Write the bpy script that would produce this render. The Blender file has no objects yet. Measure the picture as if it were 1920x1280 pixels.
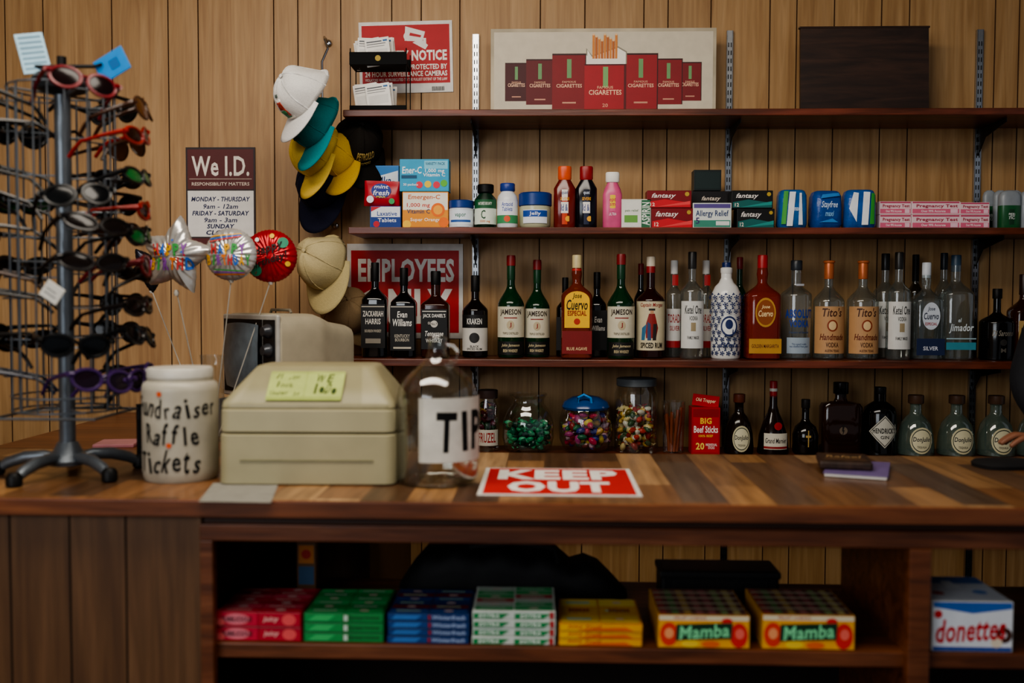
import bpy, bmesh, math, random
from math import sin, cos, pi, radians, sqrt
from mathutils import Matrix, Vector
R=random.Random(7)
SC=bpy.context.scene; COL=SC.collection
# ------------------------------------------------------------ camera
F=1867.0
CAM=Vector((0,-3.23,1.43))
ROT=Matrix.Rotation(radians(1.9),3,'Z')@Matrix.Rotation(radians(90-2.45),3,'X')@Matrix.Rotation(0.0032,3,'Z')
cd=bpy.data.cameras.new('camera'); cd.lens=F/1920*36; cd.sensor_width=36
co=bpy.data.objects.new('camera',cd); COL.objects.link(co)
co.matrix_world=Matrix.Translation(CAM)@ROT.to_4x4(); SC.camera=co
cd.dof.use_dof=True; cd.dof.focus_distance=3.05; cd.dof.aperture_fstop=1.7
def ray(px,py): return ROT@Vector(((px-960)/F,-(py-640)/F,-1))
def U(px,py,Y):            # survey a point on the vertical plane y=Y
    r=ray(px,py); t=(Y-CAM.y)/r.y; return CAM.x+r.x*t, CAM.z+r.z*t
def G(px,py,Z):            # survey a point on the level plane z=Z
    r=ray(px,py); t=(Z-CAM.z)/r.z; return CAM.x+r.x*t, CAM.y+r.y*t
# ------------------------------------------------------------ materials
def lin(c):
    c=c/255.; return c/12.92 if c<=.04045 else ((c+.055)/1.055)**2.4
def h(s,k=1): return tuple(min(1,lin(int(s[i:i+2],16))*k) for i in (0,2,4))+(1,)
_mc={}
def M(col,r=.5,metal=0,var=.1,trans=0,scale=30,coat=0,bump=0,ior=1.45,alpha=1,spec=.5):
    key=(col,r,metal,var,trans,scale,coat,bump,ior,alpha,spec)
    if key in _mc: return _mc[key]
    m=bpy.data.materials.new('mat_'+col); m.use_nodes=True; nt=m.node_tree; b=nt.nodes['Principled BSDF']
    tc=nt.nodes.new('ShaderNodeTexCoord'); n=nt.nodes.new('ShaderNodeTexNoise'); n.inputs['Scale'].default_value=scale
    n.inputs['Detail'].default_value=3
    nt.links.new(tc.outputs['Object'],n.inputs['Vector'])
    cr=nt.nodes.new('ShaderNodeValToRGB'); cr.color_ramp.elements[0].position=.3; cr.color_ramp.elements[1].position=.7
    cr.color_ramp.elements[0].color=h(col,1-var); cr.color_ramp.elements[1].color=h(col,1+var)
    nt.links.new(n.outputs['Fac'],cr.inputs['Fac']); nt.links.new(cr.outputs['Color'],b.inputs['Base Color'])
    b.inputs['Roughness'].default_value=r; b.inputs['Metallic'].default_value=metal
    b.inputs['Transmission Weight'].default_value=trans; b.inputs['IOR'].default_value=ior
    b.inputs['Coat Weight'].default_value=coat; b.inputs['Alpha'].default_value=alpha; b.inputs['Specular IOR Level'].default_value=spec
    if bump:
        bp=nt.nodes.new('ShaderNodeBump'); bp.inputs['Strength'].default_value=bump; bp.inputs['Distance'].default_value=.004
        nt.links.new(n.outputs['Fac'],bp.inputs['Height']); nt.links.new(bp.outputs['Normal'],b.inputs['Normal'])
    _mc[key]=m; return m
def wood(name,c1,c2,c3,sc=(18,18,1.1),r=.5,bump=.15,big=2.0,grain=.55,blot=.5):
    m=bpy.data.materials.new(name); m.use_nodes=True; nt=m.node_tree; b=nt.nodes['Principled BSDF']; N=nt.nodes.new; L=nt.links.new
    tc=N('ShaderNodeTexCoord'); mp=N('ShaderNodeMapping'); mp.inputs['Scale'].default_value=sc; L(tc.outputs['Object'],mp.inputs['Vector'])
    n=N('ShaderNodeTexNoise'); n.inputs['Scale'].default_value=2.2; n.inputs['Detail'].default_value=8; n.inputs['Distortion'].default_value=1.2; L(mp.outputs[0],n.inputs['Vector'])
    n2=N('ShaderNodeTexNoise'); n2.inputs['Scale'].default_value=big; L(tc.outputs['Object'],n2.inputs['Vector'])
    n3=N('ShaderNodeTexNoise'); n3.inputs['Scale'].default_value=9; n3.inputs['Detail'].default_value=4; L(mp.outputs[0],n3.inputs['Vector'])
    cr=N('ShaderNodeValToRGB'); e=cr.color_ramp.elements; e[0].position=.32; e[0].color=h(c1); e[1].position=.68; e[1].color=h(c3)
    x=cr.color_ramp.elements.new(.5); x.color=h(c2); L(n.outputs['Fac'],cr.inputs['Fac'])
    mx=N('ShaderNodeMix'); mx.data_type='RGBA'; mx.blend_type='MULTIPLY'; mx.inputs[0].default_value=grain
    c4=N('ShaderNodeValToRGB'); c4.color_ramp.elements[0].position=.3; c4.color_ramp.elements[0].color=(.45,.42,.4,1); c4.color_ramp.elements[1].position=.65; c4.color_ramp.elements[1].color=(1,1,1,1)
    L(n3.outputs['Fac'],c4.inputs['Fac']); L(cr.outputs[0],mx.inputs[6]); L(c4.outputs[0],mx.inputs[7])
    mz=N('ShaderNodeMix'); mz.data_type='RGBA'; mz.blend_type='MULTIPLY'; mz.inputs[0].default_value=blot
    c5=N('ShaderNodeValToRGB'); c5.color_ramp.elements[0].position=.35; c5.color_ramp.elements[0].color=(.6,.55,.5,1); c5.color_ramp.elements[1].position=.6; c5.color_ramp.elements[1].color=(1,1,1,1)
    L(n2.outputs['Fac'],c5.inputs['Fac']); L(mx.outputs[2],mz.inputs[6]); L(c5.outputs[0],mz.inputs[7])
    L(mz.outputs[2],b.inputs['Base Color']); b.inputs['Roughness'].default_value=r
    bp=N('ShaderNodeBump'); bp.inputs['Strength'].default_value=bump; bp.inputs['Distance'].default_value=.002
    L(n3.outputs['Fac'],bp.inputs['Height']); L(bp.outputs[0],b.inputs['Normal'])
    return m
def counterwood():
    m=bpy.data.materials.new('patchwork_laminate'); m.use_nodes=True; nt=m.node_tree; b=nt.nodes['Principled BSDF']; N=nt.nodes.new; L=nt.links.new
    tc=N('ShaderNodeTexCoord'); mp=N('ShaderNodeMapping'); mp.inputs['Rotation'].default_value=(0,0,radians(90)); L(tc.outputs['Object'],mp.inputs['Vector'])
    bk=N('ShaderNodeTexBrick'); L(mp.outputs[0],bk.inputs['Vector'])
    bk.inputs['Color1'].default_value=(0,0,0,1); bk.inputs['Color2'].default_value=(1,1,1,1); bk.inputs['Mortar'].default_value=(.15,.15,.15,1)
    bk.inputs['Scale'].default_value=1; bk.inputs['Mortar Size'].default_value=.0012; bk.inputs['Brick Width'].default_value=.46; bk.inputs['Row Height'].default_value=.086
    bk.offset=.37
    cr=N('ShaderNodeValToRGB'); cr.color_ramp.interpolation='LINEAR'; e=cr.color_ramp.elements
    e[0].position=0; e[0].color=h('4a3526'); e[1].position=1; e[1].color=h('bf9c74')
    for p_,c_ in ((.2,'735033'),(.4,'946640'),(.52,'64503f'),(.75,'a57a4e')):
        x=e.new(p_); x.color=h(c_)
    L(bk.outputs['Color'],cr.inputs['Fac'])
    m2=N('ShaderNodeMapping'); m2.inputs['Scale'].default_value=(40,3,40); L(tc.outputs['Object'],m2.inputs['Vector'])
    n=N('ShaderNodeTexNoise'); n.inputs['Scale'].default_value=1.6; n.inputs['Detail'].default_value=7; L(m2.outputs[0],n.inputs['Vector'])
    c2=N('ShaderNodeValToRGB'); c2.color_ramp.elements[0].position=.3; c2.color_ramp.elements[0].color=(.4,.36,.32,1); c2.color_ramp.elements[1].position=.7; c2.color_ramp.elements[1].color=(1,1,1,1)
    L(n.outputs['Fac'],c2.inputs['Fac'])
    mx=N('ShaderNodeMix'); mx.data_type='RGBA'; mx.blend_type='MULTIPLY'; mx.inputs[0].default_value=.8
    L(cr.outputs[0],mx.inputs[6]); L(c2.outputs[0],mx.inputs[7]); L(mx.outputs[2],b.inputs['Base Color'])
    b.inputs['Roughness'].default_value=.3; return m
def clearmat(name,tint=(1,1,1,1),refl=.9,base=.06,milk=0,mcol='c8d0d0',rough=.04):
    m=bpy.data.materials.new(name); m.use_nodes=True; nt=m.node_tree; N=nt.nodes.new; L=nt.links.new
    nt.nodes.remove(nt.nodes['Principled BSDF']); out=nt.nodes['Material Output']
    t=N('ShaderNodeBsdfTransparent'); t.inputs[0].default_value=tint
    g=N('ShaderNodeBsdfGlossy'); g.inputs['Roughness'].default_value=rough
    lw=N('ShaderNodeLayerWeight'); lw.inputs[0].default_value=.35
    mu=N('ShaderNodeMath'); mu.operation='MULTIPLY_ADD'; mu.inputs[1].default_value=refl*.55; mu.inputs[2].default_value=base
    src=t.outputs[0]
    if milk:
        d=N('ShaderNodeBsdfDiffuse'); d.inputs[0].default_value=h(mcol); mm=N('ShaderNodeMixShader'); mm.inputs[0].default_value=milk
        L(t.outputs[0],mm.inputs[1]); L(d.outputs[0],mm.inputs[2]); src=mm.outputs[0]
    L(lw.outputs['Facing'],mu.inputs[0]); mx=N('ShaderNodeMixShader'); L(mu.outputs[0],mx.inputs[0]); L(src,mx.inputs[1]); L(g.outputs[0],mx.inputs[2]); L(mx.outputs[0],out.inputs[0])
    return m
PANEL=wood('wood_panelling','9c7549','ab8556','b79264',(14,14,.8),.5,bump=.06,grain=.25,blot=.25)
PANEL2=wood('counter_front_panelling','5c3d23','6c4a2c','795536',(14,14,.8),.5,bump=.06,grain=.35,blot=.35)
GROOVE=M('4a2f18',.8); GROOVE2=M('1e130c',.8)
SHELFW=wood('dark_shelf_wood','43200f','64301b','803f2a',(1.2,16,16),.35)
EDGEW=wood('counter_edge_wood','633720','80492a','945a34',(1.0,14,14),.35)
FRAMEW=wood('cabinet_frame_wood','542d19','733f22','875031',(1.2,14,14),.42)
COUNTER=counterwood()
DARKW=wood('dark_board_wood','2a1a12','3a251a','4a3022',(1.5,12,12),.5)
GLASS=clearmat('clear_jar_glass',(.94,.96,.95,1),.95,.09)
JUG=clearmat('clear_jug_glass',(.9,.92,.9,1),.95,.06)
CLEAR=clearmat('clear_bottle_glass',(.8,.84,.83,1),1,.07,.08,'a8b4b4')
BLK=M('0b0a0a',.5,spec=.3); INK=M('111111',.7,spec=.2); WHT=M('e8e4dc',.55,var=.04); DGL=M('070504',.06,var=.2,coat=.5)
CHR=M('b9bcc0',.25,metal=1); STEEL=M('83888d',.35,metal=1); 
# ------------------------------------------------------------ mesh builder
_tc={}
def textmesh(t,bold,shear):
    bold=min(bold,.045 if t.upper()==t else .022)
    k=(t,bold,shear)
    if k in _tc: return _tc[k]
    cu=bpy.data.curves.new('tmp','FONT'); cu.body=t; cu.size=1; cu.offset=bold; cu.shear=shear; cu.resolution_u=2; cu.fill_mode='FRONT'
    cu.space_line=.85; cu.align_x='CENTER'; cu.space_character=1+bold*1.8
    ob=bpy.data.objects.new('tmp',cu); COL.objects.link(ob); bpy.context.view_layer.update()
    dg=bpy.context.evaluated_depsgraph_get(); me=bpy.data.meshes.new_from_object(ob.evaluated_get(dg))
    V=[(v.co.x,v.co.y) for v in me.vertices]; Fc=[tuple(p.vertices) for p in me.polygons]
    bpy.data.objects.remove(ob); bpy.data.curves.remove(cu); bpy.data.meshes.remove(me)
    if not V: V=[(0,0),(1,0),(0,1)]; Fc=[]
    x0=min(v[0] for v in V); x1=max(v[0] for v in V); y0=min(v[1] for v in V); y1=max(v[1] for v in V)
    a=max(x1-x0,1e-6); b=max(y1-y0,1e-6)
    V=[((x-x0)/a-.5,(y-y0)/b-.5) for x,y in V]
    _tc[k]=(V,Fc,a/b); return _tc[k]
def flat(y0): return lambda u,v,o:(u,y0-o,v)
def cyl(r,a0=0): return lambda u,v,o:(sin(u/r+a0)*(r+o),-cos(u/r+a0)*(r+o),v)
def top(z0): return lambda u,v,o:(u,v,z0+o)
def slope(y0,z0,y1,z1):
    L=sqrt((y1-y0)**2+(z1-z0)**2); dy,dz=(y1-y0)/L,(z1-z0)/L
    return lambda u,v,o:(u,y0+dy*v-dz*o,z0+dz*v+dy*o)
def hand(s,u,v,w,hh,col,sd=1,bold=.012,sv=1):   # handwriting: one wobbly glyph after another
    r=random.Random(sd); o=[]; n=len(s)
    for i,ch in enumerate(s):
        if ch==' ': continue
        k=1 if (ch.isupper() or ch in 'fdtklhbi') else .66
        k*=r.uniform(.9,1.16); b=-.25*hh if ch in 'gpy' else 0
        wd=w/n*(.42 if ch in 'il' else .62 if ch in 'tfr' else .84)
        o.append(('t',ch,u-w/2+w*(i+.5)/n,v+b+hh*k/2-hh/2+r.uniform(-.08,.08)*hh,wd,hh*k,col,r.uniform(-.05,.3),r.uniform(-12,10),bold))
    return o
class P:
    def __init__(s): s.v=[];s.f=[];s.mi=[];s.sm=[];s.mats=[]
    def add(s,V,Fc,m,smooth=False,T=None):
        o=len(s.v)
        if m not in s.mats: s.mats.append(m)
        k=s.mats.index(m)
        s.v+=[tuple(T@Vector(p)) for p in V] if T else [tuple(p) for p in V]
        s.f+=[tuple(i+o for i in f) for f in Fc]; s.mi+=[k]*len(Fc); s.sm+=[smooth]*len(Fc); return s
    def box(s,c,d,m,b=0,T=None):
        bm=bmesh.new(); bmesh.ops.create_cube(bm,size=1)
        for v in bm.verts: v.co=Vector((v.co.x*d[0]+c[0],v.co.y*d[1]+c[1],v.co.z*d[2]+c[2]))
        if b>0: bmesh.ops.bevel(bm,geom=bm.edges[:],offset=b,segments=2,affect='EDGES',profile=.5)
        bm.verts.index_update()
        V=[v.co.copy() for v in bm.verts]; Fc=[[v.index for v in f.verts] for f in bm.faces]; bm.free()
        return s.add(V,Fc,m,False,T)
    def lathe(s,prof,m,n=32,sy=1,c=(0,0,0),T=None,smooth=True,caps=True):
        V=[];Fc=[]
        for q in prof:
            r,z=q[0],q[1]; p=q[2] if len(q)>2 else 2
            for i in range(n):
                a=2*pi*(i+.5)/n; ca,sa=cos(a),sin(a)
                k=r if p==2 else r/((abs(ca)**p+abs(sa)**p)**(1/p))
                V.append((c[0]+k*ca,c[1]+k*sa*sy,c[2]+z))
        for j in range(len(prof)-1):
            for i in range(n):
                i2=(i+1)%n; Fc.append((j*n+i,j*n+i2,(j+1)*n+i2,(j+1)*n+i))
        if caps:
            Fc.append(tuple(range(n))[::-1]); Fc.append(tuple((len(prof)-1)*n+i for i in range(n)))
        return s.add(V,Fc,m,smooth,T)
    def loft(s,secs,m,n=40,smooth=True,T=None):
        V=[];Fc=[]
        for (cx,cy,z,hx,hy,p) in secs:
            for i in range(n):
                a=2*pi*(i+.5)/n; ca,sa=cos(a),sin(a); k=1/((abs(ca)**p+abs(sa)**p)**(1/p))
                V.append((cx+hx*k*ca,cy+hy*k*sa,z))
        for j in range(len(secs)-1):
            for i in range(n):
                i2=(i+1)%n; Fc.append((j*n+i,j*n+i2,(j+1)*n+i2,(j+1)*n+i))
        Fc.append(tuple(range(n))[::-1]); Fc.append(tuple((len(secs)-1)*n+i for i in range(n)))
        return s.add(V,Fc,m,smooth,T)
    def rloft(s,secs,m,rc=.012,T=None):      # stacked rounded rectangles
        V=[];Fc=[];n=0
        for (cx,cy,z,hx,hy) in secs:
            ring=[]
            for q,(sx,sy_) in enumerate(((1,1),(-1,1),(-1,-1),(1,-1))):
                for i in range(6):
                    a=pi/2*q+pi/2*i/5; ring.append((cx+sx*(hx-rc)+rc*cos(a),cy+sy_*(hy-rc)+rc*sin(a),z))
            n=len(ring); V+=ring
        for j in range(len(secs)-1):
            for i in range(n):
                i2=(i+1)%n; Fc.append((j*n+i,j*n+i2,(j+1)*n+i2,(j+1)*n+i))
        Fc.append(tuple(range(n))[::-1]); Fc.append(tuple((len(secs)-1)*n+i for i in range(n)))
        return s.add(V,Fc,m,True,T)
    def tube(s,pts,r,m,n=8,closed=False,T=None):
        pts=[Vector(p) for p in pts]; N=len(pts); V=[];Fc=[]
        rr=r if isinstance(r,(list,tuple)) else [r]*N
        for i,p in enumerate(pts):
            if closed: d=pts[(i+1)%N]-pts[i-1]
            else: d=pts[min(i+1,N-1)]-pts[max(i-1,0)]
            d.normalize(); up=Vector((0,0,1)) if abs(d.z)<.9 else Vector((1,0,0))
            if closed: 
                up=Vector((0,1,0)) if abs(d.y)<.9 else Vector((0,0,1))
            a=d.cross(up).normalized(); b=d.cross(a)
            for k in range(n):
                t=2*pi*k/n; V.append(p+a*cos(t)*rr[i]+b*sin(t)*rr[i])
        for j in range(N if closed else N-1):
            j2=(j+1)%N
            for k in range(n):
                k2=(k+1)%n; Fc.append((j*n+k,j*n+k2,j2*n+k2,j2*n+k))
        if not closed: Fc.append(tuple(range(n))[::-1]); Fc.append(tuple((N-1)*n+i for i in range(n)))
        return s.add(V,Fc,m,True,T)
    def ball(s,c,r,m,n=10,T=None):
        if not isinstance(r,(tuple,list)): r=(r,r,r)
        V=[];Fc=[];q=n//2+1
        for j in range(q+1):
            t=pi*j/q
            for i in range(n): V.append((c[0]+r[0]*sin(t)*cos(2*pi*i/n),c[1]+r[1]*sin(t)*sin(2*pi*i/n),c[2]-r[2]*cos(t)))
        for j in range(q):
            for i in range(n):
                i2=(i+1)%n; Fc.append((j*n+i,j*n+i2,(j+1)*n+i2,(j+1)*n+i))
        return s.add(V,Fc,m,True,T)
    def _dec(s,V,Fc,m,fn,off,cut,T):
        if cut:
            bm=bmesh.new(); vs=[bm.verts.new((x,y,0)) for x,y in V]
            for f in Fc:
                try: bm.faces.new([vs[i] for i in f])
                except: pass
            x0=min(x for x,y in V); x1=max(x for x,y in V); k=int(x0/cut)
            x=k*cut
            while x<x1:
                if x>x0: bmesh.ops.bisect_plane(bm,geom=bm.verts[:]+bm.edges[:]+bm.faces[:],plane_co=(x,0,0),plane_no=(1,0,0))
                x+=cut
            bm.verts.index_update(); V=[(v.co.x,v.co.y) for v in bm.verts]; Fc=[[v.index for v in f.verts] for f in bm.faces]; bm.free()
        return s.add([fn(x,y,off) for x,y in V],Fc,m,False,T)
    # decoration printed on a surface; u in units of su, v in units of sv
    def dec(s,items,fn,su,sv,u0=0,v0=0,cut=0,T=None,base=.0005,rot=0):
        cr,sr=cos(rot),sin(rot); stp=.00012 if len(items)<22 else .00003
        for k,it in enumerate(items):
            off=base+k*stp; ty=it[0]
            if ty=='r':
                _,a,b,c,d,col=it[:6]; V=[(a,b),(c,b),(c,d),(a,d)]; V=[(x*su,y*sv) for x,y in V]; Fc=[(0,1,2,3)]
            elif ty=='d':
                _,a,b,ra,col=it[:5]; rb=it[5] if len(it)>5 else None
                ru=ra*su; rv=ru if rb is None else rb*sv; n=24 if ru>.004 else 10
                V=[(a*su+ru*cos(2*pi*i/n),b*sv+rv*sin(2*pi*i/n)) for i in range(n)]; Fc=[tuple(range(n))]
            elif ty=='p':
                _,pts,col=it[:3]; V=[(x*su,y*sv) for x,y in pts]; Fc=[tuple(range(len(V)))]
            elif ty=='t':
                _,t,a,b,w,hh,col=it[:7]; sh=it[7] if len(it)>7 else 0; rt=radians(it[8]) if len(it)>8 else 0
                bold=it[9] if len(it)>9 else .015
                TV,Fc,asp=textmesh(t,bold,sh); c_,s_=cos(rt),sin(rt)
                H=hh*sv; W=w*su if w else H*asp
                V=[(a*su+x*W*c_-y*H*s_, b*sv+x*W*s_+y*H*c_) for x,y in TV]
            mt=col if not isinstance(col,str) else M(col,.55,var=.05)
            V=[(u0+x*cr-y*sr,v0+x*sr+y*cr) for x,y in V]
            s._dec(V,Fc,mt,fn,off,cut,T)
        return s
    def obj(s,name,parent=None,loc=(0,0,0),rot=None,label=None,T=None):
        me=bpy.data.meshes.new(name); me.from_pydata(s.v,[],s.f); 
        for m in s.mats: me.materials.append(m)
        me.polygons.foreach_set('material_index',s.mi); me.polygons.foreach_set('use_smooth',s.sm); me.update()
        if any(s.sm):
            try: me.set_sharp_from_angle(angle=radians(42))
            except Exception: pass
        o=bpy.data.objects.new(name,me); COL.objects.link(o)
        if T is not None: o.matrix_local=T
        else:
            o.location=loc
            if rot: o.rotation_euler=rot
        if parent: o.parent=parent
        if label: o['label']=label
        return o
def tag(o,label,cat,group=None):
    o['label']=label; o['category']=cat
    if group: o['group']=group
    return o
def thing(name,label,cat,loc,rz=0,group=None,T=None):
    o=bpy.data.objects.new(name,None); o.empty_display_size=.03; COL.objects.link(o)
    if T is not None: o.matrix_world=T
    else: o.location=loc; o.rotation_euler=(0,0,rz)
    return tag(o,label,cat,group)
def solo(p,name,label,cat,loc=(0,0,0),rot=None,group=None,T=None):
    return tag(p.obj(name,None,loc,rot,T=T),label,cat,group)
def struct(p,name,loc=(0,0,0)):
    o=p.obj(name,None,loc); o['kind']='structure'; return o
def copyt(root,loc=None,rot=None,label=None,T=None,scale=None):
    n=root.copy(); COL.objects.link(n)
    if T is not None: n.matrix_world=T
    if loc is not None: n.location=loc
    if rot is not None: n.rotation_euler=rot
    if scale: n.scale=(scale,)*3
    if label: n['label']=label
    for ch in [c for c in bpy.data.objects if c.parent==root]:
        c=ch.copy(); c.parent=n; COL.objects.link(c)
    return n
# ------------------------------------------------------------ room shell
def panelwall(xs,x0,x1,z0,z1,y,d=.003,w=.004,pm=None,gm=None):
    p=P(); prev=x0; pm=pm or PANEL; gm=gm or GROOVE
    def quad(a,ya,b,yb,m): p.add([(a,ya,z0),(b,yb,z0),(b,yb,z1),(a,ya,z1)],[(0,1,2,3)],m)
    for x in xs:
        if x<=x0+.02 or x>=x1-.02: continue
        quad(prev,y,x-w/2,y,pm); quad(x-w/2,y,x,y+d,gm); quad(x,y+d,x+w/2,y,gm); prev=x+w/2
    quad(prev,y,x1,y,pm)
    p.box(((x0+x1)/2,y+d+.02,(z0+z1)/2),(x1-x0,.03,z1-z0),pm)
    return p
gx=[-360,-250,-150,-40,14,85,213,318,374,515,560,640,735,790,862,1012,1095,1205,1250,1330,1440,1490,1560,1648,1700,1860,1905,2060,2200]
xs=[U(g,300,0)[0] for g in gx]
struct(panelwall(xs,-2.6,2.6,0,2.75,0),'wall_back')
struct(P().box((0,-2.2,-.02),(5.2,5.2,.04),M('4a4038',.7,bump=.1)),'floor')
struct(P().box((0,-2.2,2.77),(5.2,5.2,.04),M('b8b0a2',.8)),'ceiling')
struct(P().box((-2.62,-2.2,1.375),(.04,4.4,2.75),M('9a7448',.7)),'wall_left')
# ------------------------------------------------------------ shelving
YF=-.25
S1=U(1200,204,YF)[1]; S2=U(1200,426,YF)[1]; S3=U(1200,675,YF)[1]; S4=.955
XR=2.3
def board(nm,px,py,z,label,th=.02,x0=None):
    x0=U(px,py,YF)[0] if x0 is None else x0
    solo(P().box(((XR-x0)/2,0,-th/2),(XR-x0,.236,th),SHELFW,.002),'shelf_board',label,'shelf',(x0,-.132,z),group='dark wooden wall shelves')
board('',643,207,S1,'dark brown wooden wall shelf holding sign boards')
board('',653,427,S2,'dark brown wooden wall shelf holding medicine boxes')
board('',640,675,S3,'dark brown wooden wall shelf holding tall liquor bottles',.022)
board('',0,0,S4,'dark brown low wooden shelf holding candy jars and squat bottles',.022,-.38)
for px,pt in ((892,64),(1369,57),(1839,55)):
    x,zt=U(px,pt,-.012); p=P(); z0=.35
    p.box((0,-.001,(zt-z0)/2),(.02,.002,zt-z0),CHR); p.box((-.009,-.006,(zt-z0)/2),(.002,.012,zt-z0),CHR); p.box((.009,-.006,(zt-z0)/2),(.002,.012,zt-z0),CHR)
    p.box((0,-.0115,(zt-z0)/2),(.018,.001,zt-z0),CHR)
    z=.03
    while z<zt-z0-.03:
        for dx in (-.004,.004): p.dec([('r',-1,0,1,1,M('15130f',.8))],flat(-.012),.0015,.014,dx,z)
        z+=.025
    solo(p,'shelf_standard','slotted chrome shelf upright fixed to the panelled wall','shelf standard',(x,0,z0),group='slotted metal shelf uprights')
    for zz,th in ((S1,.02),(S2,.02),(S3,.022),(S4,.022)):
        b=P(); pr=[(0,0),(-.19,0),(-.19,-.012),(-.05,-.035),(0,-.085)]
        V=[(sx,a,b_) for sx in (-.0015,.0015) for a,b_ in pr]; n=len(pr)
        Fc=[tuple(range(n)),tuple(range(n,2*n))[::-1]]+[(i,(i+1)%n+0,(i+1)%n+n,i+n) for i in range(n)]
        b.add(V,Fc,M('2b2a29',.5,metal=.6))
        solo(b,'shelf_bracket','dark metal triangular bracket under a wooden shelf','shelf bracket',(x,-.0135,zz-th-.0005),group='shelf brackets')
# ------------------------------------------------------------ signs and boards
def sign(name,label,cat,l,t,r,b,Y,base,items,tilt=0,th=.002,edge=.0,z=None,lean=0):
    x0,_=U(l,(t+b)/2,Y); x1,_=U(r,(t+b)/2,Y); _,z1=U((l+r)/2,t,Y); _,z0=U((l+r)/2,b,Y)
    if z is not None: z0=z+.0005
    w=(x1-x0)/2; H=z1-z0
    p=P().box((0,th/2,H/2),(2*w,th,H),base,edge)
    p.dec(items,flat(0),w,H)
    T=Matrix.Translation(((x0+x1)/2,Y,z0))@Matrix.Rotation(tilt,4,'Y')@Matrix.Rotation(lean,4,'X')
    return solo(p,name,label,cat,T=T)
RED='b3161d'
sign('security_sign','red and white security notice sign with camera icon on wall','sign',675,40,850,174,-.004,M('ddd8d0',.5),[
 ('r',-.94,.13,.94,.95,RED),('p',[(-.02,.73),(.36,.71),(.42,.85),(-.0,.93)],'e6e0d8'),('d',.06,.79,.1,'e6e0d8'),('p',[(.15,.7),(.42,.6),(.48,.66),(.32,.75)],'e6e0d8'),
 ('r',.38,.64,.44,.76,'e6e0d8'),('p',[(.08,.8),(.32,.77),(.34,.8),(.1,.84)],RED),('t','SECURITY NOTICE',0,.52,1.76,.15,'eee9e0',0,0,.04),('t','THIS PROPERTY IS PROTECTED BY',0,.36,1.76,.075,'eee9e0',0,0,.03),
 ('t','24 HOUR SURVEILLANCE CAMERAS',0,.265,1.76,.075,'eee9e0',0,0,.03),('t','VIOLATORS WILL BE PROSECUTED TO THE FULLEST EXTENT OF THE LAW',0,.185,1.76,.04,'eee9e0'),
 ]+[('r',.55+i*.03,.02,.565+i*.03,.08,'222222') for i in range(9)],tilt=-.02)
sign('opening_hours_sign','maroon and white age-check sign with opening hours on wall','sign',349,276,479,472,-.004,M('2a1512',.5),[
 ('r',-.95,.6,.95,.98,'5a1f1c'),('t','We I.D.',0,.82,1.66,.19,'e6ddd0',0,0,.02),('r',-.9,.695,.9,.7,'c9b9a8'),('t','RESPONSIBILITY MATTERS',0,.65,1.66,.032,'d8c8b8'),
 ('r',-.95,.145,.95,.585,'e4e0da'),('t','MONDAY - THURSDAY',0,.505,1.7,.046,'1a2350',.2,0,.035),('t','9am - 12am',0,.435,1.0,.046,'1a2350',.2,0,.02),('t','FRIDAY - SATURDAY',0,.37,1.65,.046,'1a2350',.2,0,.035),
 ('t','9am - 3am',0,.305,.95,.046,'1a2350',.2,0,.02),('t','SUNDAY',0,.245,.8,.044,'1a2350',.2,0,.035),('t','CLOSED',0,.185,.85,.045,'1a2350',.2,0,.035),('r',-.95,.02,.95,.13,'5a1f1c')])
sign('employees_only_sign','large red employees only sign with white border on wall','sign',651,457,868,634,-.004,M('dcd8d2',.5),[
 ('r',-.93,.06,.93,.93,'b81c1e'),('t','EMPLOYEES',.02,.72,1.66,.25,'ece6de',0,0,.035),('t','ONLY',.02,.34,1.6,.38,'ece6de',0,0,.045)],tilt=.0)
# cigarette advertising board
it=[('r',-.97,.04,.97,.96,'cdc2ac')]
def pack(cx,w,b,t,c):
    w*=1.12
    return [('r',cx-w,b,cx+w,t,c),('r',cx-w,t-.03*(t-b),cx+w,t,'3a0f12'),('r',cx-w*.13,b+(t-b)*.56,cx+w*.13,b+(t-b)*.9,'6f9a66'),
       ('t','FAMOUS',cx,b+(t-b)*.49,w*.8,.022,'d9a88a'),('t','CIGARETTES',cx,b+(t-b)*.42,w*1.5,.04,'ecc0a0'),('r',cx-w*.4,b+(t-b)*.1,cx+w*.4,b+(t-b)*.13,'c89078'),('r',cx+w*.94,b,cx+w,t,'3a0d10')]
for cx,w,b,t,c in ((-.77,.09,.19,.62,'4a1518'),(-.56,.11,.15,.66,'66181c'),(-.3,.135,.1,.72,'84191e'),(.77,.09,.19,.62,'7c1b1f'),(.58,.11,.15,.66,'881c21'),(.335,.135,.1,.72,'981d24')):
    it+=pack(cx,w,b,t,c)
it+=[('p',[(-.15,.6),(.21,.6),(.21,.74),(.13,.8),(-.1,.7),(-.15,.78)],'8f8777'),('p',[(-.14,.6),(.2,.6),(.2,.73),(.13,.78),(-.1,.68),(-.14,.76)],'f0e9dc')]
for i in range(9): 
    x=-.085+i*.025; tp=.93-.022*((i*5)%4)
    it+=[('r',x-.0105,.64,x+.0105,tp,['d2843e','b5652c'][i%2]),('d',x,tp,.0105,'e8c090',.012)]
it+=[('p',[(-.15,.58),(.2,.58),(.2,.69),(.14,.66),(-.1,.66),(-.15,.7)],'f0e9dc')]
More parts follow.
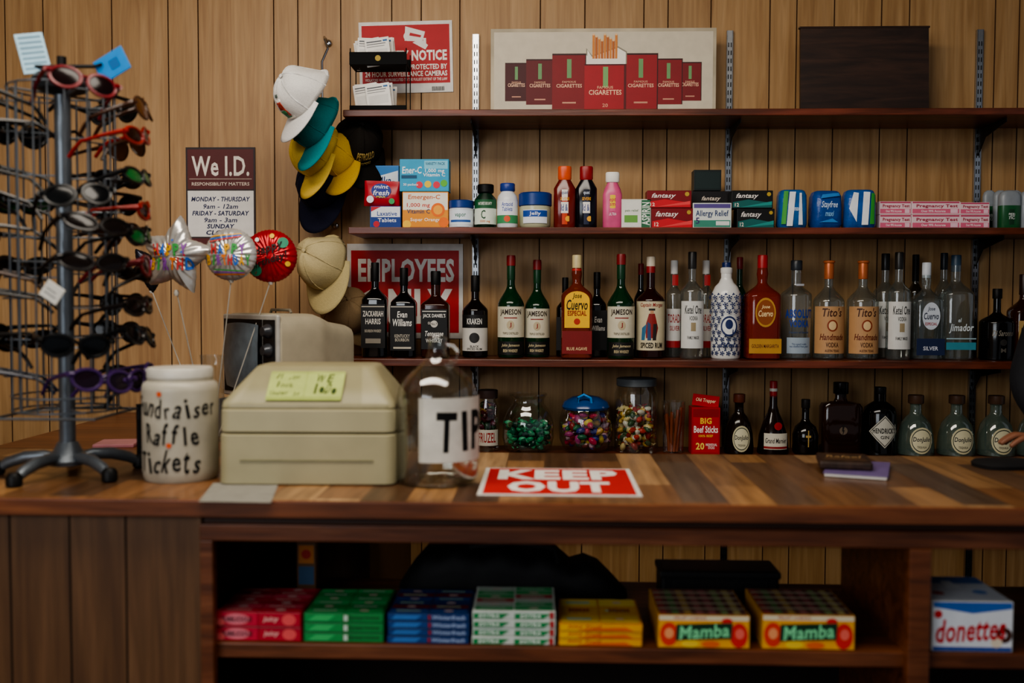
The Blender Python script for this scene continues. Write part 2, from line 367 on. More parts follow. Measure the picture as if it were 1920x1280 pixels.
it+=[('r',-.165,.01,.205,.6,'a51d25'),('r',.185,.01,.205,.6,'5c1014'),('r',0,.34,.045,.57,'7aa86a'),('t','FAMOUS',.02,.34,.14,.03,'e5b48f'),('t','CIGARETTES',.02,.285,.29,.055,'f4cba8'),('t','20',.02,.14,.05,.04,'d99a80'),('r',-.165,.585,.205,.6,'52101a')]
sign('cigarette_advertising_board','worn cream board printed with red cigarette packs on shelf','sign',920,53,1343,200,-.10,M('b8ac94',.7,var=.25,scale=8),it,z=S1,th=.012,edge=.001)
x0,z1=U(1503,50,-.12); x1,_=U(1740,200,-.12); w=x1-x0; H=z1-S1
p=P().add([(-w/2,-.004,0),(w/2+.002,-.004,0),(w/2-.004,-.004,H-.004),(-w/2-.004,-.004,H-.004),(-w/2,.01,0),(w/2+.002,.01,0),(w/2-.004,.01,H-.004),(-w/2-.004,.01,H-.004)],[(0,1,2,3),(7,6,5,4),(0,4,5,1),(1,5,6,2),(3,2,6,7),(0,3,7,4)],DARKW)
p.box((-.004,.003,H-.004),(w+.008,.018,.006),DARKW,.002)
solo(p,'wooden_board','plain thin dark brown wooden board standing on the shelf','board',((x0+x1)/2,-.12,S1+.0005))
# ------------------------------------------------------------ two-tier card rack
xa,_=U(660,180,-.16); xb,_=U(766,180,-.16); zt=U(700,90,-.20)[1]-S1; W=xb-xa
root=thing('card_display_rack','black two-tier rack holding white packets on the top shelf','display rack',((xa+xb)/2,-.15,S1+.0005))
fr=P()
for sx in (-1,1):
    for yy in (-.045,.045): fr.tube([(sx*(W/2-.002),yy,0),(sx*(W/2-.002),yy,zt)],.0018,BLK,6)
fr.obj('rack_frame',root)
TRB=M('0a0a0a',.7,spec=.2)
for z0,hh in ((0,.022),(zt-.05,.038)):
    t=P(); t.box((0,0,z0+.002),(W,.10,.003),TRB); t.box((0,-.05,z0+hh*.5),(W,.003,hh),TRB,.001); t.box((0,.05,z0+hh*.5),(W,.003,hh),TRB,.001)
    if z0>0: t.dec([('d',0,.5,.1,'a58a2a')],flat(-.0518),W/2,hh,0,z0)
    t.obj('tray',root)
for zz,k,tl_ in ((.006,7,.1),(zt-.05,6,.06)):
    for i in range(k):
        q=P().box((0,0,.045),(.075,.004,.088),WHT,.001); q.dec([('r',-.8,.3,.8,.6,'d5d2cc'),('r',-.85,.86,.4,.9,'50545a'),('r',-.85,.78,.7,.81,'7a7a7a'),('r',-.85,.7,.6,.72,'8a8a8a'),('r',.5,.86,.85,.92,'3a6a9a')],flat(-.002),.0375,.088)
        T=Matrix.Translation(((xa+xb)/2+(-.036 if i%2 else .006)+R.uniform(-.006,.006),-.15-.03+i*.011,S1+zz+(i*.002 if i<5 else .004)))@Matrix.Rotation(R.uniform(-.18,.05),4,'Y')@Matrix.Rotation(-.12,4,'X')
        solo(q,'card_packet','small white printed packet standing in a black rack','packet',T=T,group='white packets in the rack')
# ------------------------------------------------------------ hooks and caps
hx,hz=U(612,95,-.03)
p=P().tube([(0,.026,.03),(0,.01,.035),(0,-.03,.035),(.008,-.06,.02),(.02,-.07,-.01),(.0,-.065,-.05),(-.003,-.05,-.12),(-.003,-.05,-.3)],.004,CHR)
p.ball((0,.024,.03),(.012,.006,.012),CHR)
solo(p,'wall_hook','long bent chrome wire hook fixed to the panelling','hook',(hx,-.03,hz))
hx2,hz2=U(627,428,-.03)
solo(P().tube([(0,.026,.01),(0,-.02,.01),(0,-.05,-.005),(0,-.055,.012)],.004,CHR).ball((0,.024,.01),(.01,.006,.01),CHR),'wall_hook','small chrome wall hook holding a cream cap','hook',(hx2,-.03,hz2))
def cap(label,px,py,Y,up,brim,c,cb=None,items=None,s=1,button=None,under=None):
    x,z=U(px,py,Y); up=Vector(up).normalized(); b=Vector(brim); b=(b-up*b.dot(up)).normalized()
    Yv=-b; Xv=Yv.cross(up)
    T=Matrix.Translation((x,Y,z))@Matrix((Xv,Yv,up)).transposed().to_4x4()
    o=thing('baseball_cap',label,'cap',None,T=T,group='caps hanging on wall hooks'); o.scale=(s,s,s)
    mc=M(c,.85,bump=.25,scale=260,var=.07,spec=.2); mb=M(cb or c,.85,bump=.25,scale=260,var=.07,spec=.2)
    a,bb,hh=.078,.090,.105
    def sf(f,t,gr=1.0):
        k=cos(t)**.8; w=1+.03*cos(3*f)*sin(2*t)+.035*sin(2*f+4*t)*sin(t)+.012*sin(7*f+3*t)
        fr_=1+.16*max(0,-sin(f))*sin(2*t)-.2*max(0,sin(f))*sin(2*t)
        return (a*k*cos(f)*w*gr,bb*k*sin(f)*w*fr_*gr,hh*sin(t)*w*gr-.012*(1-sin(t))*max(0,sin(f)))
    cr=P(); V=[];Fc=[];n=36;q=12
    for j in range(q+1):
        for i in range(n): V.append(sf(2*pi*i/n,j/q*pi/2*.995))
    for j in range(q):
        for i in range(n): i2=(i+1)%n; Fc.append((j*n+i,j*n+i2,(j+1)*n+i2,(j+1)*n+i))
    cr.add(V,Fc,mc,True)
    seam=M(c,.9,var=.5,spec=.1)
    for k6 in range(3):
        f=pi/6+k6*pi/3; pts=[]
        for j in range(-q,q+1):
            tt=pi/2-abs(j)/q*pi/2; pts.append(sf(f if j>=0 else f+pi,tt*.995,1.006))
        cr.tube(pts,.0014,seam,5)
    if items:
        def fn(u,v,o_):
            f=-pi/2+u/bb; t=max(0,min(pi/2,v/hh*pi/2)); return sf(f,t,1.02+o_*4)
        cr.dec(items,fn,.05,.1,cut=.008)
    co_=cr.obj('crown',o); sm=co_.modifiers.new('thick','SOLIDIFY'); sm.thickness=.0015
    br=P(); V=[];Fc=[];n=24;q=6
    for i in range(n+1):
        s_=-1+2*i/n; f=s_*1.4
        xi,yi=a*sin(f)*1.02,-bb*cos(f)*1.0
        for j in range(q+1):
            t=j/q; ext=.080*max(0,cos(s_*pi/2))**.4
            xx=xi*(1+.1*t); yy=yi-ext*t; V.append((xx,yy,-2.2*xx*xx*(.35+.65*t)+.010-.10*ext*t))
    for i in range(n):
        for j in range(q): Fc.append((i*(q+1)+j,i*(q+1)+j+1,(i+1)*(q+1)+j+1,(i+1)*(q+1)+j))
    br.add(V,Fc,mb,True); bo=br.obj('brim',o); sm=bo.modifiers.new('thick','SOLIDIFY'); sm.thickness=.003
    P().lathe([(.008,0),(.008,.002),(.005,.005),(0.0005,.006)],M(button or c,.8),12).obj('button',o,(0,0,hh*1.005))
    P().tube([(-.04,.076,-.005),(-.02,.086,-.006),(0,.09,-.007),(.02,.086,-.006),(.04,.076,-.005)],[.004,.006,.006,.006,.004],mb,6).obj('back_strap',o)
    return o
cap('black cap with dark lettering hanging behind the yellow cap',670,270,-.10,(.3,-.8,.45),(.05,0,-1),'1f1b17','14110e',[('t','PETROLLO',.2,.36,1.5,.2,'a88f50',0,0,.03),('t','MOTORS',.2,.16,.9,.08,'a88f50')],.98)
cap('navy blue cap with yellow underside hanging lowest on hook',610,340,-.10,(-.35,-.9,.2),(-.25,-.1,-1),'1b1d30','1b1d30',s=1.0)
cap('faded yellow cap with curved brim hanging on hook',634,292,-.14,(-.3,-.8,.4),(.25,-.1,-1),'c9a53c','c09a34',s=.86)
cap('pale yellow cap with curved brim hanging on hook',602,285,-.20,(-.65,-.65,.35),(-.1,-.1,-1),'cfb04c','d4b450',s=.92)
cap('teal green cap with curved brim hanging on hook',602,230,-.28,(-.65,-.65,.35),(-.2,-.05,-1),'0f6f72','13898f',[('t','NEVADA',0,.4,.9,.1,'0a4a4e',.2)],s=.92)
cap('white cap with green and red crest hanging on hook',580,178,-.37,(-.68,-.6,.42),(-.5,-.05,-.9),'dcd9d3','dfddd9',[('p',[(.0,.1),(.8,.1),(.8,.6),(.0,.6)],'f0ece4'),('r',.05,.14,.6,.34,'2f6a45'),('t','FARM',.4,.46,.65,.18,'a83a2a',0,0,.03),('t','THE FIRST',.4,.68,.5,.06,'5a6a60'),('r',.5,.18,.72,.4,'a83a2a')],.92)
cap('khaki beige cap hanging below the cream cap',648,585,-.08,(.25,-.8,.4),(.9,-.1,-.5),'8b7456','7a6447',s=.95)
cap('cream cap with curved brim hanging on small hook',612,492,-.18,(-.45,-.8,.3),(.22,-.05,-1),'c2b48a','b9aa7c',s=1.0)
# ------------------------------------------------------------ boxes on shelf two
def carton(name,label,l,r,tp,items,base,Y=-.20,d=.06,z=S2,group=None,topc=None,cat='box',tilt=0,bev=.0008,side=None,rz=0):
    x0,_=U(l,tp,Y); x1,_=U(r,tp,Y); z1=U((l+r)/2,tp,Y)[1]; w=(x1-x0)/2-.0006; H=z1-z-.001
    b=M(base,.4,var=.05) if isinstance(base,str) else base
    p=P().box((0,d/2,H/2),(2*w,d,H),b,bev); p.dec(items,flat(0),w,H)
    if topc: p.dec([('r',-.98,.02,.98,.98,topc)],top(H),w,d)
    solo(p,name,label,cat,((x0+x1)/2,Y,z+.0006),(0,0,rz) if rz else None,group=group)
    return z+H+.0012
MG='medicine boxes on the middle shelf'
z_=carton('medicine_box','blue and white laxative tablet box on shelf',694,752,386,[('r',-.95,.03,.95,.5,'143a86'),('r',-.95,.5,.95,.97,'dfe3ea'),('p',[(-.95,.75),(-.3,.97),(-.95,.97)],'c22233'),('t','Laxative',.1,.66,1.3,.2,'18408e'),('t','Tablets',.1,.36,1.2,.18,'e8eaf0'),('d',-.6,.18,.2,'c22233')],'143a86',Y=-.2,group=MG)
p=P(); pw=.055; ph=.078
p.loft([(0,0,0,pw,.006,4),(0,0,.01,pw,.016,4),(0,0,ph*.5,pw*.97,.02,3),(0,0,ph-.012,pw,.006,4),(0,0,ph,pw,.002,4)],M('b01a2c',.3,bump=.2))
p.dec([('d',0,.6,.55,'2a3a8e',.28),('t','mint',0,.75,.8,.14,'e8e8f0',.2),('t','fresh',0,.52,.9,.2,'f0eef2',.2),('t','MAX',0,.36,.5,.08,'f0d040'),('d',-.6,.25,.2,'e8e8f0'),('d',.6,.2,.16,'3a9a5a')],lambda u,v,o:(u,-.0205-o,v),pw,ph)
x_=U(715,365,-.185)[0]
solo(p,'medicine_pouch','glossy red and purple pouch lying on the laxative box','pouch',(x_,-.175,z_),(0,.03,0))
carton('medicine_box','tall blue and white antacid tablet box standing at back',693,748,310,[('r',-.95,.6,.95,.98,'2d78b8'),('p',[(-.95,.5),(.95,.6),(.95,.92),(-.95,.8)],'dfe6ec'),('t','Alka-',0,.76,1.4,.14,'12306e',.2,4),('t','Seltzer',0,.6,1.5,.1,'12306e',.2,4)],'2d78b8',Y=-.125,d=.05,group=MG)
z_=carton('medicine_box','orange and white vitamin drink box on shelf',754,841,359,[('r',-.97,.5,.97,.97,'e9e2d2'),('r',-.97,.03,.97,.5,'e0902a'),('t','Emergen-C',-.05,.84,1.4,.16,'c35a18',.1),('t','1,000 mg',-.3,.62,1.0,.14,'c3342a'),('t','Vitamin C',-.3,.46,1.0,.12,'26365e'),('d',.55,.5,.3,'e86f1a'),('d',.55,.5,.2,'f3a83a'),('t','Super Orange',.0,.22,1.3,.12,'f8eede'),('d',-.8,.1,.18,'f4c23a'),('d',.8,.16,.22,'e86f1a')],'d9862a',Y=-.2,group=MG)
carton('medicine_box','bright blue variety pack vitamin drink box stacked on top',749,842,298,[('r',-.97,.03,.97,.97,'2a9cc4'),('r',.0,.7,.95,.95,'7cc4dc'),('t','Ener-C',-.5,.66,.8,.22,'f2f6f8',.1),('t','VARIETY PACK',.45,.86,.8,.09,'12506e'),('t','1,000 mg\nVitamin C',.4,.58,.9,.24,'f2f6f8'),('r',-.93,.4,-.3,.5,'0d4a6e'),('d',-.2,.2,.14,'d8334a'),('d',.15,.22,.14,'e3c43a'),('d',.5,.2,.14,'d8334a'),('d',.8,.25,.14,'5fae3a'),('t','30 packets',-.55,.2,.6,.1,'e8f2f6')],'2a9cc4',Y=-.2,z=z_,group=MG)
def jar(name,label,l,r,tp,prof,mat,capc,items,Y=-.19,z=S2,cat='jar',p=2,sy=1,capprof=None,py=400,n=32,group=None):
    x0,_=U(l,py,Y); x1,_=U(r,py,Y); z1=U((l+r)/2,tp,Y)[1]; Rr=(x1-x0)/2; H=z1-z-.0006
    root=thing(name,label,cat,((x0+x1)/2,Y,z+.0006),group=group)
    P().lathe([(a*Rr,b*H,c) for a,b,c in prof],mat,n,sy).obj('body',root)
    if capprof: P().lathe([(a*Rr,b*H,c) for a,b,c in capprof],capc,n,sy).obj('cap',root)
    if items:
        fn=cyl(Rr*1.0) if p==2 and sy==1 else (flat(-Rr*sy))
        if p==2 and sy!=1: fn=lambda u,v,o:(sin(u/Rr)*(Rr+o),-cos(u/Rr)*(Rr*sy+o),v)
        q=P().dec(items,fn,Rr,H,cut=.005 if p==2 else 0); q.obj('label',root)
    return root,Rr,H
def cyprof(b,t,e=.03,ra=1,p=2): return [(ra*.9,b,p),(ra,b+e,p),(ra,t-e,p),(ra*.9,t,p)]
BLC=M('173a80',.35)
jar('ointment_jar','small white ointment jar with blue lid on shelf',842,888,376,cyprof(0,.72),M('d5dbe2',.35),BLC,[('r',-1.2,.12,1.2,.62,'dde6ee'),('t','vapor',0,.42,.9,.16,'2a6a50'),('r',-.9,.2,.9,.28,'2a58a0')],capprof=cyprof(.7,1,.03,1.02))
jar('vitamin_bottle','dark green vitamin C bottle with black cap on shelf',890,931,346,[(.9,0,2),(1,.03,2),(1,.66,2),(.6,.78,2),(.6,.84,2)],M('0e2b1c',.25),BLK,[('r',-1.4,.08,1.4,.64,'d8e0d0'),('r',-1.4,.44,1.4,.64,'1c5a34'),('t',"NATURE'S BOUNTY",0,.55,1.3,.07,'e8e8e0'),('t','C',-.15,.3,.4,.2,'1c4a2a'),('t','1000 mg',0,.14,.9,.07,'c26a1a')],capprof=cyprof(.8,1,.02,.75))
jar('antacid_bottle','white antacid tablet bottle with blue cap on shelf',932,971,344,[(.9,0,2),(1,.04,2),(1,.62,2),(.9,.72,2),(.62,.8,2),(.6,.84,2)],M('dcdde0',.3),M('2a3f8a',.35),[('r',-1.3,.1,1.3,.6,'e6e8ee'),('t','Antacid\nTablets',0,.47,1.1,.2,'22409a',.1),('r',-1.3,.1,1.3,.28,'3f8a5a'),('d',0,.2,.3,'d85a3a')],capprof=cyprof(.82,1,.02,.72))
jar('petroleum_jelly_jar','round clear petroleum jelly jar with blue lid on shelf',973,1034,362,[(.8,0,2),(.95,.08,2),(.97,.5,2),(.95,.62,2)],M('b9b99a',.15,var=.05),BLC,[('r',-.8,.12,.8,.5,'dfe3ea'),('r',-.8,.3,.8,.48,'1c4a9a'),('t','Jelly',0,.38,.7,.12,'e8eaf0')],capprof=cyprof(.6,1,.04,1.02))
for l,r,c1,c2,c3 in ((1038,1079,'c4401a','b5471f','orange cold and flu'),(1079,1119,'16203e','8d1c1c','dark blue cold and flu')):
    jar('cough_syrup_bottle',c3+' syrup bottle with coloured cap on shelf',l,r,312,[(.9,0,3),(1,.03,3),(1,.64,3),(.55,.78,2),(.5,.82,2)],M('6a1c14' if c1[0]=='c' else '0c0a14',.15),M(c2 if c1[0]!='c' else 'd2501c',.35),
     [('r',-1,.06,1,.62,c1),('r',-1,.44,1,.62,'e0dcd6' if c1[0]=='c' else '10162e'),('t','equate',0,.56,.9,.06,'26407a' if c1[0]=='c' else 'c8d0e0'),('r',-1,.24,1,.42,'e6e0da'),('t','Cold & Flu',0,.33,1.6,.11,'223a80'),('t','SEVERE',0,.47,.9,.05,'e8a838'),('d',.3,.15,.25,'e8a838')],capprof=cyprof(.78,1,.02,.62),sy=.6)
jar('stomach_medicine_bottle','pink stomach medicine bottle with white cap on shelf',1130,1166,323,[(.9,0,3),(1,.03,3),(1,.6,3),(.85,.7,2),(.55,.8,2),(.5,.84,2)],M('cf5a84',.3),WHT,[('r',-1,.3,1,.62,'d8628c'),('d',0,.47,.9,'e8c63a',.12),('t','Pepto\nBismol',0,.47,1.4,.15,'c02a50',.15),('t','ULTRA',0,.25,.8,.05,'f0e0e6')],capprof=cyprof(.82,1,.02,.72),sy=.6)
carton('medicine_box','white and green aspirin box standing on shelf',1165,1221,373,[('r',-.95,.05,.35,.95,'dfe0d6'),('t','pain relief',-.3,.6,.9,.1,'3a6a3a'),('r',-.8,.2,.1,.45,'6aa04a'),('r',.36,.03,.95,.97,'2f6a48'),('t','ASPIRIN',.66,.5,1.55,.27,'eef0e8',0,90)],'d8d8cc',group=MG)
CG='condom boxes on the middle shelf'
def fant(l,r,tp,z,c,Y=-.2): 
    return carton('condom_box','flat '+('red' if c=='r' else 'black')+' box with slanted cursive lettering',l,r,tp,[('p',[(-.95,.05),(.95,.05),(.95,.3),(-.2,.5),(-.95,.35)],'c8202a' if c=='r' else '10605c'),('p',[(-.6,.06),(.95,.2),(.95,.4)],'e04a4a' if c=='r' else '2a8f86'),('t','fantasy',-.25,.68,1.1,.34,'eee6e0',.35),('t','12',-.75,.2,.2,.2,'f0e0d0'),('d',.8,.8,.1,'b89a3a')],'7d1218' if c=='r' else '10100f',Y=Y,z=z,d=.06,group=CG,topc='5a1014' if c=='r' else '1a1a1a')
z_=fant(1221,1300,390,S2,'r'); fant(1213,1297,357,z_,'r')
fant(1228,1304,384,S2,'r',-.12)
z_=carton('medicine_box','white and teal allergy relief box on shelf',1299,1372,380,[('r',-.95,.05,.95,.32,'3f8a74'),('r',-.95,.8,.95,.96,'5a4a8a'),('t','Allergy Relief',0,.56,1.7,.3,'23386a'),('t','5',-.75,.3,.2,.25,'3a2a6a'),('r',.2,.12,.9,.28,'d8dcd6')],'dadfd8',group=MG)
carton('condom_box','flat black and red box with cursive lettering at back',1297,1370,358,[('t','fantasy',0,.8,1,.14,'d8c8b8',.35),('r',-.9,.5,.9,.6,'a02020')],'151112',Y=-.13,z=S2,group=CG)
zb=U(1330,358,-.13)[1]
carton('cube_box','small plain dark teal cube box stacked on black box',1301,1353,318,[('r',-.9,.08,.9,.9,'0e2423')],'101c1c',Y=-.13,z=zb+.001,d=.055)
z_=fant(1382,1453,391,S2,'k'); fant(1372,1450,357,z_,'k')
def packet(l,r,tp,stripes,label):
    x0,_=U(l,400,-.19); x1,_=U(r,400,-.19); H=U((l+r)/2,tp,-.19)[1]-S2-.001; w=(x1-x0)/2
    p=P(); p.loft([(0,0,0,w*.9,.03,5),(0,0,.012,w,.04,4),(0,0,H*.5,w*.98,.042,4),(0,0,H*.85,w*.96,.038,4),(0,0,H*.97,w*.85,.028,4),(0,0,H,w*.7,.022,4)],M(stripes[0],.28,bump=.5,scale=60,var=.12),36)
    def fn(u,v,o):
        k=max(0,1-abs(u/w)**4)**(1/4); return (u,-.0425*k-o-.0005,v)
    p.dec(stripes[1],fn,w,H,cut=.006)
    solo(p,'pad_packet',label,'packet',((x0+x1)/2,-.18,S2+.0006),(0,0,R.uniform(-.1,.1)),group='wrapped pad packets')
packet(1458,1512,356,('1d5f9e',[('p',[(-.85,.1),(-.55,.1),(-.4,.95),(-.7,.95)],'3f9a3a'),('p',[(-.5,.05),(-.1,.05),(.1,.93),(-.32,.93)],'e4e6e8'),('p',[(.3,.08),(.6,.08),(.5,.9),(.35,.9)],'d8dde4'),('t','maxi',.2,.5,.4,.12,'d8e8f4',.2)]),'plump blue, green and white wrapped pad packet')
packet(1520,1576,358,('1a4a92',[('t','Stayfree',0,.6,1.1,.22,'c8dcf0',.3),('t','maxi',0,.38,.6,.14,'8ac0e8',.3),('p',[(-.7,.15),(.6,.15),(.2,.25)],'3a84c8'),('p',[(-.6,.78),(.7,.85),(.6,.93),(-.5,.88)],'3a84c8')]),'plump dark blue wrapped pad packet with white script')
packet(1581,1641,356,('1b56a0',[('p',[(-.75,.5),(-.3,.15),(-.2,.9),(-.5,.92)],'e0e4e8'),('p',[(0,.08),(.4,.08),(.5,.92),(.1,.93)],'e6e8ea'),('p',[(.5,.1),(.8,.1),(.8,.88),(.58,.9)],'3f9a3a')]),'plump blue packet with white and green bands')
for l,r,tp in ((1649,1709,377),(1709,1801,377),(1800,1856,379)):
    z_=S2
    for k in range(2):
        t0=402 if k==0 else tp
        z_=carton('pregnancy_test_box','pink and white pregnancy test box in a stack',l,r,t0,[('r',-.96,.08,.96,.42,'d76a86'),('r',-.96,.86,.96,.97,'c04a68'),('t','Pregnancy Test',.05,.62,1.7,.3,'a82a46',0,0,.03),('t','Over 99% Accurate',-.1,.25,1.0,.18,'f6e6ea'),('r',.6,.1,.9,.4,'e8c0cc')],'e6c8cc',Y=-.2+.004*k,z=z_,d=.05,group='pregnancy test boxes')
for i,(l,r,Y) in enumerate(((1842,1866,-.12),(1862,1888,-.14),(1872,1912,-.19),(1912,1946,-.19),(1888,1916,-.12))):
    jar('deodorant_stick','grey and green deodorant stick with domed cap',l,r,357,[(.9,0,3),(1,.04,3),(1,.6,3)],M('235a34' if i%2==0 else '8f959a',.3),M('8b9196',.35),[('r',-.6,.1,.6,.5,'123c22'),('t','SPEED\nSTICK',0,.32,1.0,.16,'e0e6e0',.2)],capprof=[(.98,.58,3),(1,.62,3),(.98,.85,3),(.8,.95,3),(.4,1,3)],Y=Y,sy=.6,cat='deodorant',group='deodorant sticks')
# ------------------------------------------------------------ liquor bottles
def bp(hb,hs,rn,ht=.9,p=2,foot=.015,bulge=0,k=9):
    o=[(.9,0,p),(1,foot,p),(1,hb*.5,p),(1,hb,p)]
    for i in range(1,k+1):
        t=i/k; s_=(1-cos(pi*t))/2; o.append((1+(rn-1)*s_,hb+(hs-hb)*t,p+(2-p)*t))
    if bulge: o+=[(rn+bulge*.6,hs+(ht-hs)*.3,2),(rn+bulge,hs+(ht-hs)*.5,2),(rn+bulge*.5,hs+(ht-hs)*.75,2)]
    o+=[(rn,ht,2)]; return o
def bot(name,label,l,r,tp,prof,glass,capm,capspec,items,Y=-.14,z=S3,p=2,py=600,group='liquor bottles on the lower shelf',cap2=None,sy=1,extra=None):
    x0,_=U(l,py,Y); x1,_=U(r,py,Y); z1=U((l+r)/2,tp,Y)[1]; Rr=(x1-x0)/2; H=z1-z-.0006
    root=thing(name,label,'bottle',((x0+x1)/2,Y,z+.0006),group=group)
    P().lathe([(a*Rr,b*H,c) for a,b,c in prof],glass,36,sy).obj('bottle_body',root)
    cb,cr=capspec; cp=P().lathe([(a*Rr,b*H) for a,b in ((cr*.96,cb),(cr,cb+.008),(cr,.992),(cr*.9,1))],capm,20)
    if cap2: cp.lathe([(a*Rr,b*H) for a,b in cap2[1]],cap2[0],20)
    cp.obj('cap',root)
    if items:
        flatf=flat(-Rr*sy); fn=cyl(Rr) if p==2 and sy==1 else flatf
        if p==2 and sy!=1: fn=lambda u,v,o:(sin(u/Rr)*(Rr+o),-cos(u/Rr)*(Rr*sy+o),v)
        P().dec(items,fn,Rr,H,cut=.006 if p==2 else 0,base=.0006).obj('label',root)
    return root
def recap(root,l,r,Y,label=None,s=1,z=S3,py=600):
    x=(U(l,py,Y)[0]+U(r,py,Y)[0])/2; return copyt(root,(x,Y,z+.0006),label=label,scale=s)
WB='whiskey_bottle'; AMB=M('3a1405',.06,trans=.35,var=.1); AMB2=M('7a2a0a',.05,trans=.3,var=.1)
JG=M('083018',.08,trans=.15,var=.1)
bot(WB,'dark bourbon bottle with black label and black neck',680,727,492,bp(.6,.74,.3,.88,4),DGL,BLK,(.8,.32),[('r',-.95,.1,.95,.56,'141212'),('r',-.9,.53,.9,.54,'b8b0a0'),('t','ZACKARIAH',0,.46,1.6,.06,'d8d2c8'),('t','HARRIS',0,.38,1.2,.06,'d8d2c8'),('t','BOURBON WHISKEY',0,.28,1.3,.03,'b8b0a0'),('r',-.6,.15,.6,.2,'8a8478')],p=4,Y=-.16)
bot(WB,'dark bourbon bottle with black label and white lettering',734,781,502,bp(.6,.74,.3,.88,4),DGL,BLK,(.8,.33),[('r',-.95,.08,.95,.58,'0e0d0d'),('r',-.9,.56,.9,.57,'c8c0b0'),('t','Evan',0,.48,.8,.07,'e8e4dc',.15),('t','Williams',0,.39,1.5,.08,'e8e4dc',.15),('t','KENTUCKY\nBOURBON',0,.22,1.2,.08,'b8b0a0'),('r',-.7,.1,.7,.12,'b8b0a0')],p=4,Y=-.16)
bot(WB,'square black-labelled whiskey bottle with black cap',791,843,508,bp(.6,.72,.34,.88,7),AMB,BLK,(.84,.36),[('r',-.92,.1,.92,.56,'0c0b0b'),('r',-.85,.53,.85,.54,'d8d2c8'),('t',"JACK DANIEL'S",0,.48,1.6,.055,'e8e4dc'),('t','OLD',-.3,.4,.3,.03,'d8d2c8'),('d',0,.39,.25,'c8c2b8'),('t','No.7',0,.39,.4,.03,'101010'),('t','Tennessee',0,.28,1.3,.06,'e0dcd4',.3),('t','WHISKEY',0,.2,1.2,.045,'e0dcd4')],p=7,Y=-.16)
bot('rum_bottle','dark rum bottle with white-and-black label',867,915,516,bp(.56,.72,.3,.88,2),M('120806',.08),BLK,(.8,.34),[('r',-1.3,.08,1.3,.52,'c9c4ba'),('r',-1.3,.36,1.3,.52,'161414'),('t','KRAKEN',0,.44,1.2,.07,'e0dcd4'),('d',0,.24,.4,'262424'),('t','BLACK\nSPICED RUM',0,.12,1.2,.06,'202020')],Y=-.14)
jam=bot(WB,'green glass Irish whiskey bottle with cream label',933,983,479,bp(.5,.72,.29,.9),JG,M('0d3a1f',.35),(.76,.31),[('r',-1.35,.2,1.35,.5,'cfc7ae'),('t','JAMESON',0,.44,1.7,.07,'2a1a12',0,0,.03),('r',-.5,.385,.5,.395,'8a2020'),('t','TRIPLE DISTILLED',0,.24,1.2,.022,'40342a'),('d',0,.32,.28,'b8a888',.045),('t','J',0,.32,.15,.05,'8a1a1a'),('r',-1.1,.03,1.1,.16,'14130f'),('t','John Jameson',0,.12,1.4,.035,'c8b890',.3),('t','IRISH WHISKEY',0,.07,1.1,.03,'c8b890')],cap2=(M('7d1a1a',.4),[(.34,.9),(.34,.985),(.3,1.002)]))
recap(jam,985,1029,-.11,s=.96); recap(jam,1138,1190,-.17,s=1.01)
bot('tequila_bottle','amber gold tequila bottle with yellow round-topped label',1052,1110,478,bp(.6,.74,.28,.9,5,bulge=.06),AMB2,M('c9b98a',.4),(.84,.3),[('r',-.95,.05,.95,.27,'7a1512'),('t','BLUE AGAVE',0,.1,1.3,.03,'d8c090'),('r',-.8,.3,.8,.56,'e8b426'),('d',0,.56,.8,'e8b426',.09),('t','Jose',0,.6,.6,.06,'1c1008',.2,0,.02),('t','Cuervo',0,.52,1.35,.1,'1c1008',.2,0,.02),('t','ESPECIAL',0,.44,1.2,.05,'8a1a12',0,0,.03),('d',0,.36,.2,'b03020')],p=5,Y=-.18,cap2=(M('b5302a',.4),[(.32,.82),(.32,.86),(.3,.87)]))
bot(WB,'dark bourbon bottle half hidden between other bottles',1101,1137,510,bp(.6,.74,.33,.88,3),DGL,BLK,(.8,.36),[('r',-1,.08,1,.55,'100f0f'),('t','Evan',.1,.44,.8,.07,'e0dcd4',.15),('t','Williams',.1,.34,1.4,.06,'e0dcd4',.15)],Y=-.08,p=3)
bot(WB,'dark bottle standing behind the amber tequila bottle',1043,1076,520,bp(.6,.74,.33,.88,3),DGL,BLK,(.8,.36),[('r',-1,.08,1,.5,'171312')],Y=-.07,p=3)
bot('rum_bottle','spiced rum bottle with colourful pirate-style label',1193,1246,481,bp(.56,.7,.3,.88,2),M('2c0d06',.07,trans=.2),M('c9bda8',.4),(.86,.31),[('r',-1.4,.08,1.4,.56,'cbbf9e'),('t','Captain Morgan',0,.52,1.7,.05,'8a1a1a',.2,0,.02),('p',[(-.4,.2),(.3,.2),(.45,.3),(.2,.44),(-.2,.44),(-.45,.32)],'8a2420'),('d',0,.455,.13,'b98a68'),('r',-.22,.47,.22,.49,'2a2420'),('p',[(-.75,.18),(-.5,.18),(-.35,.34),(-.7,.3)],'3a6a8a'),('p',[(-.3,.18),(-.05,.18),(-.1,.34),(-.3,.36)],'27416e'),('p',[(.05,.18),(.3,.18),(.35,.34),(.1,.34)],'2a2420'),('t','SPICED RUM',0,.13,1.6,.055,'1a1412',0,0,.03)],cap2=(M('8a1a1a',.4),[(.32,.84),(.32,.9),(.3,.91)]))
bot('rum_bottle','dark bottle standing behind the spiced rum bottle',1188,1214,494,bp(.6,.74,.4,.88,3),DGL,M('7d1a1a',.4),(.88,.42),None,Y=-.06)
